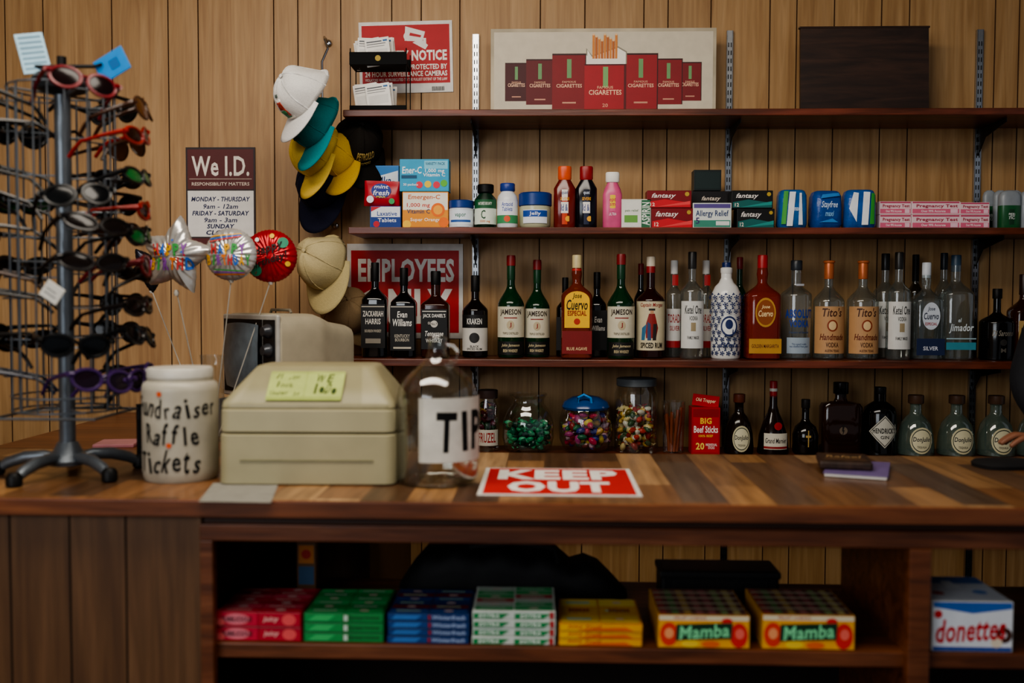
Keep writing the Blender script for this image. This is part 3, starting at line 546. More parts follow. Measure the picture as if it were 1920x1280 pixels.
tor=bot('tequila_bottle','clear silver tequila bottle with red lettered label',1248,1279,488,bp(.64,.74,.4,.9),CLEAR,WHT,(.86,.44),[('r',-1.2,.1,1.2,.5,'d5d2cc'),('t','TORADA',0,.4,1.8,.09,'a02020'),('t','SILVER',0,.3,1.2,.05,'a02020'),('r',-1.2,.1,1.2,.17,'a02020'),('r',-.35,.74,.35,.85,'a02020')],Y=-.08)
recap(tor,1308,1338,-.08)
KI=[('r',-1.2,.1,1.2,.54,'d3d2cd'),('t','Ketel One',0,.46,1.5,.08,'161616',.1),('t','VODKA',0,.38,.7,.04,'303030'),('r',-.2,.26,.2,.34,'9a8a6a'),('t','FAMILY MADE',0,.2,1.0,.03,'404040')]
ket=bot('vodka_bottle','clear vodka bottle with white label and silver neck',1275,1319,472,bp(.62,.74,.32,.86),CLEAR,M('23211f',.35),(.84,.36),KI,Y=-.16)
recap(ket,1661,1707,-.16); recap(ket,1641,1676,-.07)
# white ceramic bottle with blue floral print
IT=[]; R2=random.Random(3); NV='1c2c5e'
for iy in range(9):
    for ix in range(-3,4):
        u=ix*.4+(.2 if iy%2 else 0); v=.06+iy*.072
        if abs(u)<.42 and .22<v<.46: continue
        IT+=[('d',u,v,.06,NV)]+[('d',u+.11*cos(k*2*pi/5+iy),v+.018*sin(k*2*pi/5+iy),.05,NV) for k in range(5)]
        IT.append(('p',[(u+.12,v+.02),(u+.2,v+.05),(u+.3,v+.03),(u+.2,v+.025)],NV))
IT+=[('d',0,.34,.44,NV,.105),('d',0,.34,.36,'e0e0de',.085),('d',0,.36,.2,NV,.05),('t','Bleu',0,.15,.9,.05,NV,.2)]
cer=bot('ceramic_bottle','white ceramic bottle with blue floral pattern',1333,1389,492,[(.9,0,2),(.97,.015,2),(1,.1,2),(1,.6,2),(.95,.68,2),(.75,.75,2),(.5,.79,2),(.36,.84,2),(.36,.9,2)],M('dcdbd6',.22,var=.03),M('1c2c5e',.3),(.93,.3),IT,cap2=(M('dcdbd6',.25),[(.36,.88),(.4,.9),(.4,.94),(.3,.95)]))
bot('liqueur_bottle','dark green bottle with red cap behind others',1372,1400,482,bp(.6,.74,.38,.88),JG,M('7d1a1a',.4),(.88,.42),[('r',-1,.2,1,.5,'3f1612')],Y=-.07)
bot('tequila_bottle','reddish amber tequila bottle with gold oval label',1397,1460,478,bp(.6,.74,.28,.9,5,bulge=.06),M('8a260e',.06,trans=.4),M('a02020',.4),(.82,.3),[('r',-.95,.06,.95,.2,'b98a3a'),('t','GOLDEN MARGARITA',0,.13,1.6,.035,'5a1512'),('d',0,.45,.6,'b98a3a',.14),('d',0,.45,.52,'8d4a1c',.12),('t','Jose',0,.5,.5,.04,'efd8a0',.2),('t','Cuervo',0,.44,.85,.06,'efd8a0',.2)],p=5,Y=-.16)
bot('vodka_bottle','clear round-shouldered vodka bottle with blue lettering',1463,1521,488,bp(.64,.76,.34,.9),CLEAR,M('2a2e34',.35),(.9,.37),[('t','ABSOLUT',0,.46,1.9,.09,'1c3a8a',0,0,.04),('t','VODKA',0,.36,1.3,.075,'1c3a8a',0,0,.04),('t','Country of Sweden',0,.27,1.3,.03,'26406a',.3),('r',-.8,.06,.8,.22,'9aa8b4'),('t','This superb vodka\nwas distilled from grain',0,.14,1.2,.05,'34486a',.3),('r',-.25,.74,.25,.76,'a8aab0')])
tit=bot('vodka_bottle','clear vodka bottle with copper paper label and cap',1524,1582,490,bp(.58,.76,.27,.9),CLEAR,M('b5643a',.35,metal=.3),(.82,.31),[('r',-1.25,.06,1.25,.54,'b98e62'),('t',"Tito's",0,.48,1.3,.09,'4a2616',.2,0,.02),('d',0,.345,.34,'8a3a1c',.06),('d',0,.345,.24,'d8b98a',.045),('t','Handmade',0,.23,1.6,.065,'6a2a14',.25,0,.02),('t','VODKA',0,.15,.8,.05,'4a2616'),('t','AUSTIN TEXAS',0,.09,.9,.025,'4a2616')],cap2=(M('b5643a',.35),[(.36,.985),(.38,.99),(.38,1.003),(.3,1.01)]))
recap(tit,1588,1646,-.14)
bot('tequila_bottle','clear tequila bottle with navy lower label',1708,1763,492,bp(.6,.74,.28,.9,5,bulge=.05),CLEAR,M('c9cdd2',.4),(.84,.3),[('r',-.95,.05,.95,.22,'1d2a4c'),('t','SILVER',0,.12,1.0,.04,'d8dce4'),('d',0,.45,.6,'c9cfd8',.14),('t','Jose',0,.52,.5,.05,'17203c',.2),('t','Cuervo',0,.45,1.0,.07,'17203c',.2),('t','ESPECIAL',0,.37,.8,.03,'a02020')],p=5)
bot('tequila_bottle','dark bottle with tall black neck behind clear bottles',1700,1730,477,bp(.62,.74,.4,.88),clearmat('smoky_glass',(.45,.47,.46,1)),BLK,(.74,.42),None,Y=-.06)
bot('tequila_bottle','clear tequila bottle with blue-grey cap and etched label',1760,1821,478,bp(.62,.76,.3,.9,3),CLEAR,M('2f4356',.4),(.84,.3),[('r',-.9,.1,.9,.17,'3f8a9a'),('t','el',-.1,.38,.2,.04,'d5e2e6',.2),('t','Jimador',0,.3,1.5,.09,'dfe8ea',.25),('r',-.9,.2,.9,.21,'a8c4cc')],p=3)
bot('tequila_bottle','clear bottle with dark cap standing behind',1752,1784,474,bp(.62,.76,.4,.9,2),CLEAR,M('1c222a',.4),(.84,.42),None,Y=-.06)
bot('liqueur_bottle','squat matte black bottle with thin neck',1838,1900,541,bp(.52,.68,.22,.9,2),M('0b0a0b',.12),BLK,(.86,.28),[('t','Di Saronno',0,.38,1.3,.08,'8a8478',.3),('t','M',0,.14,.3,.06,'5a564e'),('d',0,.25,.2,'2a2826')])
bot(WB,'amber whiskey bottle with cream label and dark wax cap',1893,1945,514,bp(.56,.72,.3,.88,4),AMB,M('26100c',.4),(.76,.34),[('r',-.8,.12,.8,.46,'b99a62'),('t',"Maker's",0,.34,1.3,.09,'3a1a10',.2),('t','MARK',0,.22,.9,.07,'3a1a10')],p=4)
# ------------------------------------------------------------ low shelf: jars and bottles
PY4=800; LG='squat bottles on the low shelf'
def glassjar(label,l,r,tp,prof,cprof,capm,content,Y=-.13,extra=None,name='candy_jar'):
    x0,_=U(l,PY4,Y); x1,_=U(r,PY4,Y); Rr=(x1-x0)/2; H=U((l+r)/2,tp,Y)[1]-S4-.0006; X=(x0+x1)/2
    root=thing(name,label,'jar',(X,Y,S4+.0006),group='candy jars on the low shelf')
    P().lathe([(a*Rr,b*H) for a,b in prof],GLASS,32,caps=False).lathe([(.0005,.002),(prof[0][0]*Rr,.002)],GLASS,32,caps=False).obj('glass_body',root)
    if cprof: 
        c=P().lathe([(a*Rr,b*H) for a,b in cprof],capm,28)
        if extra: extra(c,Rr,H)
        c.obj('lid',root)
    if content:
        cols,nn,hh,sz=content; q=P(); rr=random.Random(int(l))
        for i in range(nn):
            z=rr.random()**.8*hh*H+sz; 
            rad=.9
            for (a,b),(a2,b2) in zip(prof,prof[1:]):
                if b*H<=z<=b2*H and b2>b: rad=a+(a2-a)*(z/H-b)/(b2-b)
            t=rr.uniform(0,2*pi); d=(rad*Rr-sz*1.6)*rr.random()**.35
            T=Matrix.Translation((d*cos(t),d*sin(t),z))@Matrix.Rotation(rr.uniform(0,3),4,'X')@Matrix.Rotation(rr.uniform(0,3),4,'Z')
            q.ball((0,0,0),(sz*1.2,sz*.8,sz*.7),rr.choice(cols),8,T)
            if i%2==0:
                for sg in (-1,1): q.add([(sg*sz*1.0,0,0),(sg*sz*1.5,sz*.5,sz*.3),(sg*sz*1.5,-sz*.5,-sz*.3)],[(0,1,2)],rr.choice(cols),False,T)
        o=solo(q,'wrapped_candies','heap of small wrapped candies filling a glass jar','candy',(X,Y,S4+.003)); o['kind']='stuff'
    return root,Rr,H
def cm(*a): return [M(c,.25,var=.2) for c in a]
rt,Rr,H=glassjar('clear jar of dark fruit chews with lettered label',893,936,730,[(.9,0),(1,.05),(1,.75),(.8,.85),(.8,.88)],[(.85,.86),(.88,.88),(.88,.99),(.8,1)],M('3a2a26',.4),(cm('3f1216','7a5a1c','1e3a1c','551a2c'),90,.7,.012))
P().dec([('r',-1.1,.1,1.1,.36,'c8c2b4'),('t','FRUZEL',0,.23,1.6,.16,'9a1c1c')],cyl(Rr*1.01),Rr,H,cut=.006).obj('label',rt)
BL=[(.7,0),(.9,.06),(1,.25),(.98,.5),(.8,.72),(.62,.82),(.62,.92),(.72,.97),(.72,1)]
glassjar('round clear glass jar part filled with green candies',941,1039,737,BL,None,None,(cm('1f8a5a','0f5f45','49b080','123c30'),170,.42,.011))
def hnd(c,Rr,H): c.tube([(-.28*Rr,-.7*Rr,H*.84),(-.3*Rr,-.75*Rr,H*.97),(-.1*Rr,-.75*Rr,H*1.02),(.15*Rr,-.75*Rr,H*.96),(.2*Rr,-.7*Rr,H*.82)],.004,M('2a8ad8',.3))
glassjar('round glass jar of wrapped candies with domed blue lid and handle',1047,1149,738,[(.6,0),(.82,.06),(.97,.22),(1,.4),(.96,.58),(.86,.72),(.8,.78)],[(.84,.74),(.88,.78),(.8,.87),(.5,.95),(.15,.98)],M('16457f',.2),(cm('a8407a','c02a50','c8963a','3a3a8a','2c6a4a','d8c050','8a2c2c','c8a0b0'),150,.6,.013),extra=hnd)
glassjar('tall clear jar filled with gold and red wrapped candies',1152,1234,708,[(.9,0),(1,.04),(1,.78),(.9,.86),(.86,.9)],[(.88,.89),(.92,.9),(.92,.99),(.85,1)],M('5a5f62',.3),(cm('c8a040','e0cc90','9a2a1c','6a5a1c','d8d2c0','3f5a3a','b83a2a'),260,.52,.012))
x_=(U(1240,PY4,-.14)[0]+U(1285,PY4,-.14)[0])/2; Hc=U(1262,752,-.14)[1]-S4
r_=thing('drinking_glass','straight clear glass holding brown sticks beside red box','glass',(x_,-.14,S4+.0006))
P().lathe([(.03,0),(.032,.01),(.036,Hc)],GLASS,24,caps=False).lathe([(.0005,.002),(.03,.002)],GLASS,24,caps=False).obj('glass_body',r_)
for i in range(8):
    a=i*.8; solo(P().tube([(.012*cos(a),.012*sin(a),.004),(.024*cos(a+.4),.024*sin(a+.4),Hc*(.6+.04*i))],.005,M('8a4526',.45)),'beef_stick','thin brown snack stick leaning in a glass','snack',(x_,-.14,S4+.001),group='snack sticks in a glass')
zt_=carton('beef_stick_box','tall red box of beef sticks with white lettering',1297,1351,764,[('r',-.9,.04,.9,.97,'b81018'),('p',[(-.9,.8),(.9,.8),(.9,.97),(-.9,.97)],'8d0d14'),('t','BIG',0,.72,.8,.13,'f0c040',0,0,.03),('t','Beef Sticks',0,.54,1.7,.15,'f2ece4',0,0,.02),('t','100% BEEF',0,.4,1.0,.05,'f0c040'),('t','20',-.4,.18,.6,.15,'f0d060',0,0,.03),('t','INDIVIDUAL\nSTICKS',.4,.18,.8,.12,'f2ece4')],'a81018',Y=-.18,z=S4,d=.07)
p=P().box((0,.0,.018),(.082,.003,.036),M('b81018',.4),.0005); p.dec([('t','Old Trapper',0,.5,1.5,.4,'e8d8b0',.1)],flat(-.0015),.041,.036)
solo(p,'box_lid','open torn flap of the red snack box standing up','box',T=Matrix.Translation((U(1322,750,-.15)[0],-.15,zt_))@Matrix.Rotation(.12,4,'Y'))
def sb(*a,**k): k.setdefault('z',S4); k.setdefault('py',PY4); k.setdefault('group',LG); return bot(*a,**k)
DJ=[(.85,0,2),(.98,.02,2),(1,.12,2),(.93,.34,2),(.78,.52,2),(.55,.62,2),(.34,.68,2),(.3,.74,2),(.3,.84,2),(.36,.86,2)]
DJI=[('d',0,.27,.62,'c8bf9a',.22),('d',0,.27,.54,'1e2a24',.19),('d',0,.27,.5,'d3cba8',.175),('t','DonJulio',0,.28,.92,.1,'161a2c',.15,0,.02),('t','TEQUILA',0,.16,.5,.04,'2a2a2a')]
sb('tequila_bottle','squat dark tequila bottle with round label and brown stopper',1358,1413,738,DJ,M('1a0f08',.1),M('5a2a1a',.4),(.86,.4),DJI)
sb('liqueur_bottle','dark cognac liqueur bottle with red ribbon seal',1420,1479,714,[(.95,0,2),(1,.02,2),(.9,.25,2),(.62,.45,2),(.38,.56,2),(.25,.66,2),(.23,.9,2)],M('1a0a06',.08),M('a01c1c',.4),(.76,.24),[('r',-.8,.08,.8,.3,'d0c8b4'),('t','Grand Marnier',0,.2,1.4,.07,'161212',.15),('d',.1,.4,.25,'a01c1c'),('r',-.8,.09,.8,.12,'8d1a1a')],cap2=(M('d8d2c4',.4),[(.25,.86),(.26,.89),(.25,.9)]))
sb('liqueur_bottle','small squat dark bottle with gold cross emblem',1486,1534,748,[(.85,0,2),(1,.05,2),(1,.35,2),(.8,.5,2),(.4,.58,2),(.28,.64,2),(.28,.85,2)],M('120b08',.07),M('1a1614',.4),(.84,.34),[('r',-.04,.15,.04,.45,'b09050'),('r',-.2,.32,.2,.36,'b09050')])
sb('liqueur_bottle','broad dark rectangular decanter with round stopper',1538,1613,716,[(.95,0,6),(1,.02,6),(1,.66,6),(.9,.71,5),(.35,.74,2),(.28,.78,2),(.28,.86,2)],M('2a150c',.08,trans=.2),M('141010',.2),(.84,.38),[('d',0,.34,.2,'6a5a4a'),('p',[(-.05,.42),(.08,.42),(.0,.35),(.06,.35),(-.06,.25),(-.02,.33),(-.07,.33)],'1a1210')],p=6,sy=.55)
sb('gin_bottle','black apothecary gin bottle with cream diamond label',1618,1680,725,[(.92,0,2),(1,.02,2),(1,.6,2),(.9,.7,2),(.5,.77,2),(.36,.79,2),(.36,.9,2)],M('0a0908',.09),M('141210',.4),(.9,.36),[('p',[(-.95,.36),(0,.12),(.95,.36),(0,.6)],'b8b4a6'),('p',[(-.87,.36),(0,.14),(.87,.36),(0,.58)],'1c1a18'),('p',[(-.82,.36),(0,.155),(.82,.36),(0,.565)],'c4c0b2'),('t',"HENDRICK'S",0,.375,1.4,.08,'141414',0,0,.03),('t','GIN',0,.28,.5,.05,'141414')])
DJG=clearmat('green_tinted_glass',(.62,.72,.68,1),.9,.08,.22,'7f958c')
dj=sb('tequila_bottle','squat clear green-tinted tequila bottle with round label',1682,1751,740,DJ,DJG,M('4a3426',.4),(.86,.42),DJI)
recap(dj,1757,1829,-.14,z=S4,py=PY4); recap(dj,1832,1902,-.14,z=S4,py=PY4); recap(dj,1908,1975,-.14,z=S4,py=PY4)
# ------------------------------------------------------------ counter
CT=1.053; YB=-.80; YFr=-1.40
XL=-2.1; XRR=2.2; RX0=U(232,790,0)[0]; RX1=-.42
p=P(); p.box(((XL+XRR)/2,(YB+YFr)/2,CT-.014),(XRR-XL,YB-YFr,.028),COUNTER,.002)
p.box(((XL+XRR)/2,YFr-.004,CT-.016),(XRR-XL,.008,.032),EDGEW,.002)
p.box(((RX0+RX1)/2,YB/2-.003,CT-.014),(RX1-RX0,-YB-.006,.028),EDGEW,.001)
solo(p,'countertop','long patchwork wood laminate shop countertop with brown edge','countertop')
FY=-1.385
def zf(py,px=1100): return U(px,py,FY)[1]
xl=U(378,1100,FY)[0]; xl2=U(402,1100,FY)[0]; xp0=U(1690,1150,FY)[0]; xp1=U(1741,1150,FY)[0]
zr0=zf(1019); zr1=zf(988); zs1=zf(1220); zs0=zf(1248)
cab=thing('shop_counter_cabinet','wood-panelled shop counter cabinet with open display shelves','cabinet',(0,0,0))
gl=[U(g,1100,FY)[0] for g in (-300,-180,-80,20,132,237)]
pw=panelwall(gl,XL,xl,0.02,CT-.032,FY,pm=PANEL2,gm=GROOVE2); pw.obj('side_panel',cab)
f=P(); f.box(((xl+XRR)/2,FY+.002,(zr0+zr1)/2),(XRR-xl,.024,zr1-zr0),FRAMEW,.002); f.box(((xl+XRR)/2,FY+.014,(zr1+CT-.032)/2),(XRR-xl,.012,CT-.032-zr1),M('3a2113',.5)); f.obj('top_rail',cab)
P().box(((xl+xl2)/2,FY+.004,(zr0)/2),(xl2-xl,.024,zr0-.001),FRAMEW,.002).obj('stile',cab)
P().box(((xp0+xp1)/2+.004,FY+.0,zr0/2),((xp1-xp0)*.8,.026,zr0-.001),FRAMEW,.002).obj('stile',cab)
P().box(((xp0+xp1)/2-.002,FY+.22,zr0/2),(.02,.40,zr0-.001),FRAMEW,.001).obj('divider',cab)
P().box(((xl+XRR)/2,FY+.24,(zs1+zs0)/2),(XRR-xl-.0,.45,zs1-zs0),FRAMEW,.002).obj('shelf',cab)
P().box(((xl+XRR)/2,FY+.24,.2),(XRR-xl,.45,.025),FRAMEW,.002).obj('bottom_shelf',cab)
P().box(((xl+XRR)/2,FY+.46,zs0/2-.02),(XRR-xl-.02,.01,zs0-.04),M('1a110b',.8)).obj('shade_panel',cab)  # dark sheet added in place of the shade below the shelf
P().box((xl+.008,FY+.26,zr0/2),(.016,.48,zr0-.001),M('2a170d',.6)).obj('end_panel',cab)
P().box((XL+.01,(YB+FY)/2,(CT-.03)/2),(.02,YB-FY-.03,CT-.034),PANEL2).obj('end_panel',cab)
rc=P(); rc.box(((RX0+RX1)/2,-.4,(CT-.032)/2),(RX1-RX0-.03,.76,CT-.034),M('5a3d22',.6))
solo(rc,'counter_return_cabinet','plain brown base cabinet under the counter return','cabinet')
# ------------------------------------------------------------ cabinet stock
ZS=zs1+.0008; FC=FY+.022
CAG='candy cartons in the counter cabinet'
def stack(l,r,tp,n,name,label,base,items,tops,d=.16):
    zt=U((l+r)/2,tp,FC)[1]; hh=(zt-ZS)/n; x0=U(l,1190,FC)[0]; x1=U(r,1190,FC)[0]; w=(x1-x0)/2-.0015
    for k in range(n):
        p=P().box((0,d/2,hh/2),(2*w,d,hh-.0012),M(base,.35,var=.08),.001); p.dec(items(k),flat(0),w,hh)
        if k==n-1: p.dec(tops,top(hh-.0006),w,d)
        solo(p,name,label,'box',((x0+x1)/2+R.uniform(-.001,.001),FC+R.uniform(0,.004),ZS+k*hh),(0,0,R.uniform(-.012,.012)),group=CAG)
def tg(cols,nx,ny,gap=.04):
    o=[]
    for i in range(nx):
        for j in range(ny):
            a=-.96+i*1.92/nx; b=.03+j*.94/ny; c=cols[(i*3+j)%len(cols)]
            o.append(('r',a+gap/2,b+.01,a+1.92/nx-gap/2,b+.94/ny-.01,c))
            if (i+j)%2: o.append(('d',a+.96/nx,b+.47/ny,.25/nx,'c8b0a8',.03))
            else: o.append(('r',a+.3/nx,b+.35/ny,a+1.5/nx,b+.6/ny,'d09890' if cols[0][0] in 'b' else '9ab8a0'))
    return o
stack(402,566,1147,2,'gum_carton','pink-red strawberry gum carton in a stack','a81c2c',lambda k:[('r',-.97,.06,-.02,.94,'cc2c40'),('r',.02,.06,.97,.94,'bd2234'),('d',-.5,.5,.3,'e8808a',.36),('t','BUBBLICIOUS',-.5,.5,.72,.34,'3a0a1c',.2,0,.03),('d',.72,.5,.16,'e85a5a',.38),('t','juicy',.3,.5,.36,.4,'f4c0b8',.2,0,.02),('d',-.88,.3,.1,'f06a68',.25)],tg(['b82a3c','c8485a','9a2030'],2,7))
stack(568,721,1150,3,'gum_carton','green mint gum carton in a stack','1f7a3a',lambda k:[('r',-.97,.1,-.02,.9,'2c9448'),('r',.02,.1,.97,.9,'28883f'),('t','Spearmint',.5,.5,.8,.5,'0b3016',.2,0,.02),('r',.0,.2,.1,.8,'c8d8c8'),('p',[(-.9,.2),(-.4,.2),(-.2,.8),(-.7,.8)],'4ab868')],tg(['2fa054','238a44','38b060'],2,6))
stack(724,881,1150,4,'gum_carton','dark blue peppermint gum carton in a stack','142c5e',lambda k:[('r',-.97,.1,-.02,.9,'18407e'),('r',.02,.1,.97,.9,'163a74'),('t','Winterfresh',.5,.5,.8,.55,'a8b8d0',.2,0,.02),('p',[(-.9,.2),(-.3,.2),(-.15,.8),(-.8,.8)],'3a74b8'),('r',.0,.2,.06,.8,'a02030')],tg(['1c4a8a','6a1a2a','163a70'],2,6))
stack(884,1043,1146,4,'gum_carton','green and white spearmint gum carton in a stack','d4dad0',lambda k:[('p',[(-.97,.08),(-.3,.08),(-.1,.7),(-.97,.7)],'1f8a4a'),('p',[(.02,.08),(.7,.08),(.9,.7),(.02,.7)],'1f8a4a'),('t','EXTRA',-.6,.4,.5,.4,'f0f4ec',.2,0,.03),('t','EXTRA',.4,.4,.5,.4,'f0f4ec',.2,0,.03),('r',.86,.1,.96,.9,'b83030')],tg(['2f9a58','a8b8a8','a03038','2f9a58'],2,6))
stack(1046,1206,1170,3,'gum_carton','yellow fruit gum carton in a stack','d8901c',lambda k:[('r',-.97,.08,-.02,.92,'f0b82c'),('r',.02,.08,.97,.92,'eaa824'),('p',[(-.6,.1),(.8,.1),(.6,.6),(-.3,.4)],'e0641c'),('t','Juicy Fruit',-.4,.6,.8,.5,'c8321c',.2,0,.02)],tg(['d8b038','d09c2c','e0c454'],2,3)+[('t','MMM',-.5,.5,.5,.14,'a8401c'),('t','MMM',.5,.5,.5,.14,'a8401c')])
MB=lambda k:[('r',-.98,.02,.98,.98,'eeaa30'),('r',-.98,.84,.98,.98,'e4d8b8'),('t','FRUIT CHEWS',-.3,.91,.7,.08,'b02a2a'),('d',-.76,.42,.2,'e0402c',.36),('d',.76,.4,.2,'d83228',.38),('d',-.3,.14,.2,'f4cc44',.12),('d',-.76,.45,.1,'f4a06a',.16),('d',.78,.45,.1,'f07060',.16),('d',.15,.13,.2,'e86a2c',.1),('d',.5,.82,.12,'d83228',.1),('p',[(-.62,.24),(.6,.3),(.62,.78),(-.6,.72)],'0d3a22'),('t','Mamba',0,.51,1.1,.4,'8ae0a4',.15,4,.022)]
for l,r in ((1232,1407),(1428,1605)):
    stack(l,r,1153,1,'candy_carton','open carton of fruit chew sticks with orange front','c8902c',MB,[('r',-.96,.02,.96,.98,'6a443c')]+[('p',[(-.95+i*.27,.03),(-.8+i*.27,.03),(-.8+i*.27,.95),(-.95+i*.27,.95)],['98443c','5a7a4a','a8884c','98605a','985a5a','7a8a5a','a89860'][i]) for i in range(7)]+[('r',-.95,.2+.2*j,.95,.24+.2*j,'b8b098') for j in range(4)],d=.17)
stack(1745,1900,1127,1,'donut_box','white and blue box of small donuts with red script','dcdcd8',lambda k:[('r',-.97,.02,.97,.98,'e4e6ea'),('r',-.97,.02,.97,.1,'2a4a9a'),('p',[(-.97,.88),(0,.76),(0,.98),(-.97,.98)],'2f63b0'),('p',[(0,.76),(.97,.86),(.97,.98),(0,.98)],'2f63b0'),('d',.78,.34,.2,'4a2416'),('d',.78,.34,.07,'e4e6ea'),('d',.6,.2,.14,'e8d8c0'),('t','donettes',-.04,.44,1.74,.46,'c8141f',.3,4,.022),('d',-.85,.74,.1,'d02a2a')],[('r',-.96,.03,.96,.97,'c4c8d0'),('r',-.96,.7,.96,.97,'4a74b4'),('p',[(-.2,.5),(.2,.5),(.12,.8),(-.12,.8)],'d8dce0'),('d',-.6,.3,.15,'a83030'),('d',.5,.35,.18,'5a84c0')],d=.17)
# black holdall and dark box at the back of the shelf, small orange pack
BY=FY+.27
def atx(px,py,Y): return U(px,py,Y)
x0,zt=atx(742,1016,BY); x1,_=atx(1180,1016,BY); w=(x1-x0)/2; H=zt-ZS
bag=thing('holdall_bag','black fabric holdall bag lying behind the candy cartons','bag',((x0+x1)/2,BY+.07,ZS))
p=P(); secs=[]; IR=[.7,.82,.95,.86,1,.93,.84,.97,.9,.76,.88,.8,.6,.7,.66,.5,.4]
for i in range(17):
    t=-1+2*i/16; k=(1-abs(t)**5)**.5 if abs(t)<1 else .1; hh_=H*.5*max(k,.3)*IR[i]
    secs.append((0,hh_,t*w,.085*max(k,.2)*(.85+.15*IR[i]),hh_,3.2))
p.loft([(a,b,c,d,e,f_) for a,b,c,d,e,f_ in secs],M('121112',.7,bump=.6,scale=20),28,T=Matrix(((0,0,1,0),(1,0,0,0),(0,1,0,0),(0,0,0,1)))); p.obj('bag_body',bag)
P().tube([(-.1,-.07,H*.7),(-.09,-.08,H*.95),(0,-.08,H*1.03),(.09,-.08,H*.95),(.1,-.07,H*.7)],.007,M('1c1c1d',.6)).obj('handle',bag)
x0,zt=atx(1240,1070,BY); x1,_=atx(1462,1070,BY); w=(x1-x0)
p=P().box((0,.05,(zt-ZS)/2),(w,.1,zt-ZS),M('0e0d0d',.5),.006); p.box((0,-.003,(zt-ZS)*.6),(w*.8,.004,(zt-ZS)*.3),M('1c1b1b',.4),.001); p.box((0,.05,zt-ZS-.008),(w+.006,.108,.014),M('151414',.5),.003)
solo(p,'storage_box','low black plastic storage box with lid on cabinet shelf','box',((x0+x1)/2,BY,ZS))
x0,zt=atx(556,1016,BY); x1,_=atx(592,1016,BY)
p=P().box((0,.012,(zt-ZS)/2),(x1-x0,.024,zt-ZS),M('6a4a2a',.5),.001); p.dec([('r',-.8,.65,.8,.95,'c8782c'),('d',0,.8,.5,'b8301c'),('r',-.8,.3,.8,.6,'3a5a7a')],flat(0),(x1-x0)/2,zt-ZS)
solo(p,'snack_pack','narrow orange and blue snack pack standing on shelf','packet',((x0+x1)/2,BY,ZS))
# ------------------------------------------------------------ things on the counter
Z0=CT+.0006
RX,RY=G(128,889,CT); 
rk=thing('sunglasses_rack','grey metal revolving sunglasses rack standing on the counter','display rack',(RX,RY,Z0))
MET=M('666c72',.35,metal=.6); WIR=M('6a6f74',.4,metal=.7)
P().lathe([(.02,.02),(.04,.022),(.045,.032),(.03,.05),(.02,.07)],MET,24).obj('hub',rk)
for k in range(5):
    a=radians(-105+72*k); c_,s_=cos(a),sin(a)
    P().tube([(c_*r_,s_*r_,z_) for r_,z_ in ((.02,.035),(.05,.04),(.09,.037),(.125,.026),(.145,.014))],[.009,.012,.013,.012,.010],MET,10).obj('leg',rk)
    P().lathe([(.012,0),(.016,.003),(.016,.02),(.01,.028)],BLK,14,c=(c_*.15,s_*.15,0)).obj('rubber_foot',rk)
TOPZ=.83
P().tube([(0,0,.05),(0,0,TOPZ)],.0165,MET,18).obj('pole',rk)
hd=P().lathe([(.02,TOPZ-.03),(.05,TOPZ-.02),(.06,TOPZ),(.05,TOPZ+.012),(.02,TOPZ+.02)],M('2a2c2e',.5),24); hd.tube([(-.07,0,TOPZ+.03),(.07,0,TOPZ+.03)],.004,BLK); hd.tube([(0,0,TOPZ),(0,0,TOPZ+.05)],.01,BLK); hd.obj('head',rk)
w=P()
for a in (-62,-38,38,62,118,142,218,242):
    c_,s_=cos(radians(a)),sin(radians(a)); w.tube([(c_*.105,s_*.105,.14),(c_*.105,s_*.105,TOPZ-.02)],.0024,WIR,6)
for a in (0,90,180,270):
    for da in (-9,9):
        c_,s_=cos(radians(a+da)),sin(radians(a+da)); w.tube([(c_*.095,s_*.095,.14),(c_*.095,s_*.095,TOPZ-.02)],.002,WIR,6)
for a in (-50,50,130,230):
    for dz in (.14,TOPZ-.03,.45): 
        c_,s_=cos(radians(a)),sin(radians(a)); w.tube([(0,0,dz),(c_*.105,s_*.105,dz)],.0025,WIR,6)
for dz in (.14,.17,TOPZ-.02): w.tube([(cos(2*pi*i/16)*.107,sin(2*pi*i/16)*.107,dz) for i in range(16)],.0022,WIR,6,closed=True)
for q in ((-1,-1,1,-1),(1,-1,1,1),(1,1,-1,1),(-1,1,-1,-1)): w.tube([(q[0]*.105,q[1]*.105,.13),(q[2]*.105,q[3]*.105,.13)],.003,WIR,6)
w.obj('wire_frame',rk)
def lensout(cx,style):
    o=[]
    for i in range(20):
        t=2*pi*i/20; x=.028*cos(t); z=.021*sin(t)
        if style==0: x*=1+.1*sin(t)
        elif style==1: z=.025*sin(t)-.003; x=.028*cos(t)*(1+.18*sin(t))
        else: z=.017*sin(t)+.004*cos(t)*(1 if cx<0 else -1)*-1; x=.031*cos(t)
        o.append((cx+x,.004*(abs(cx+x)/.06)**2*2.5,z))
    return o
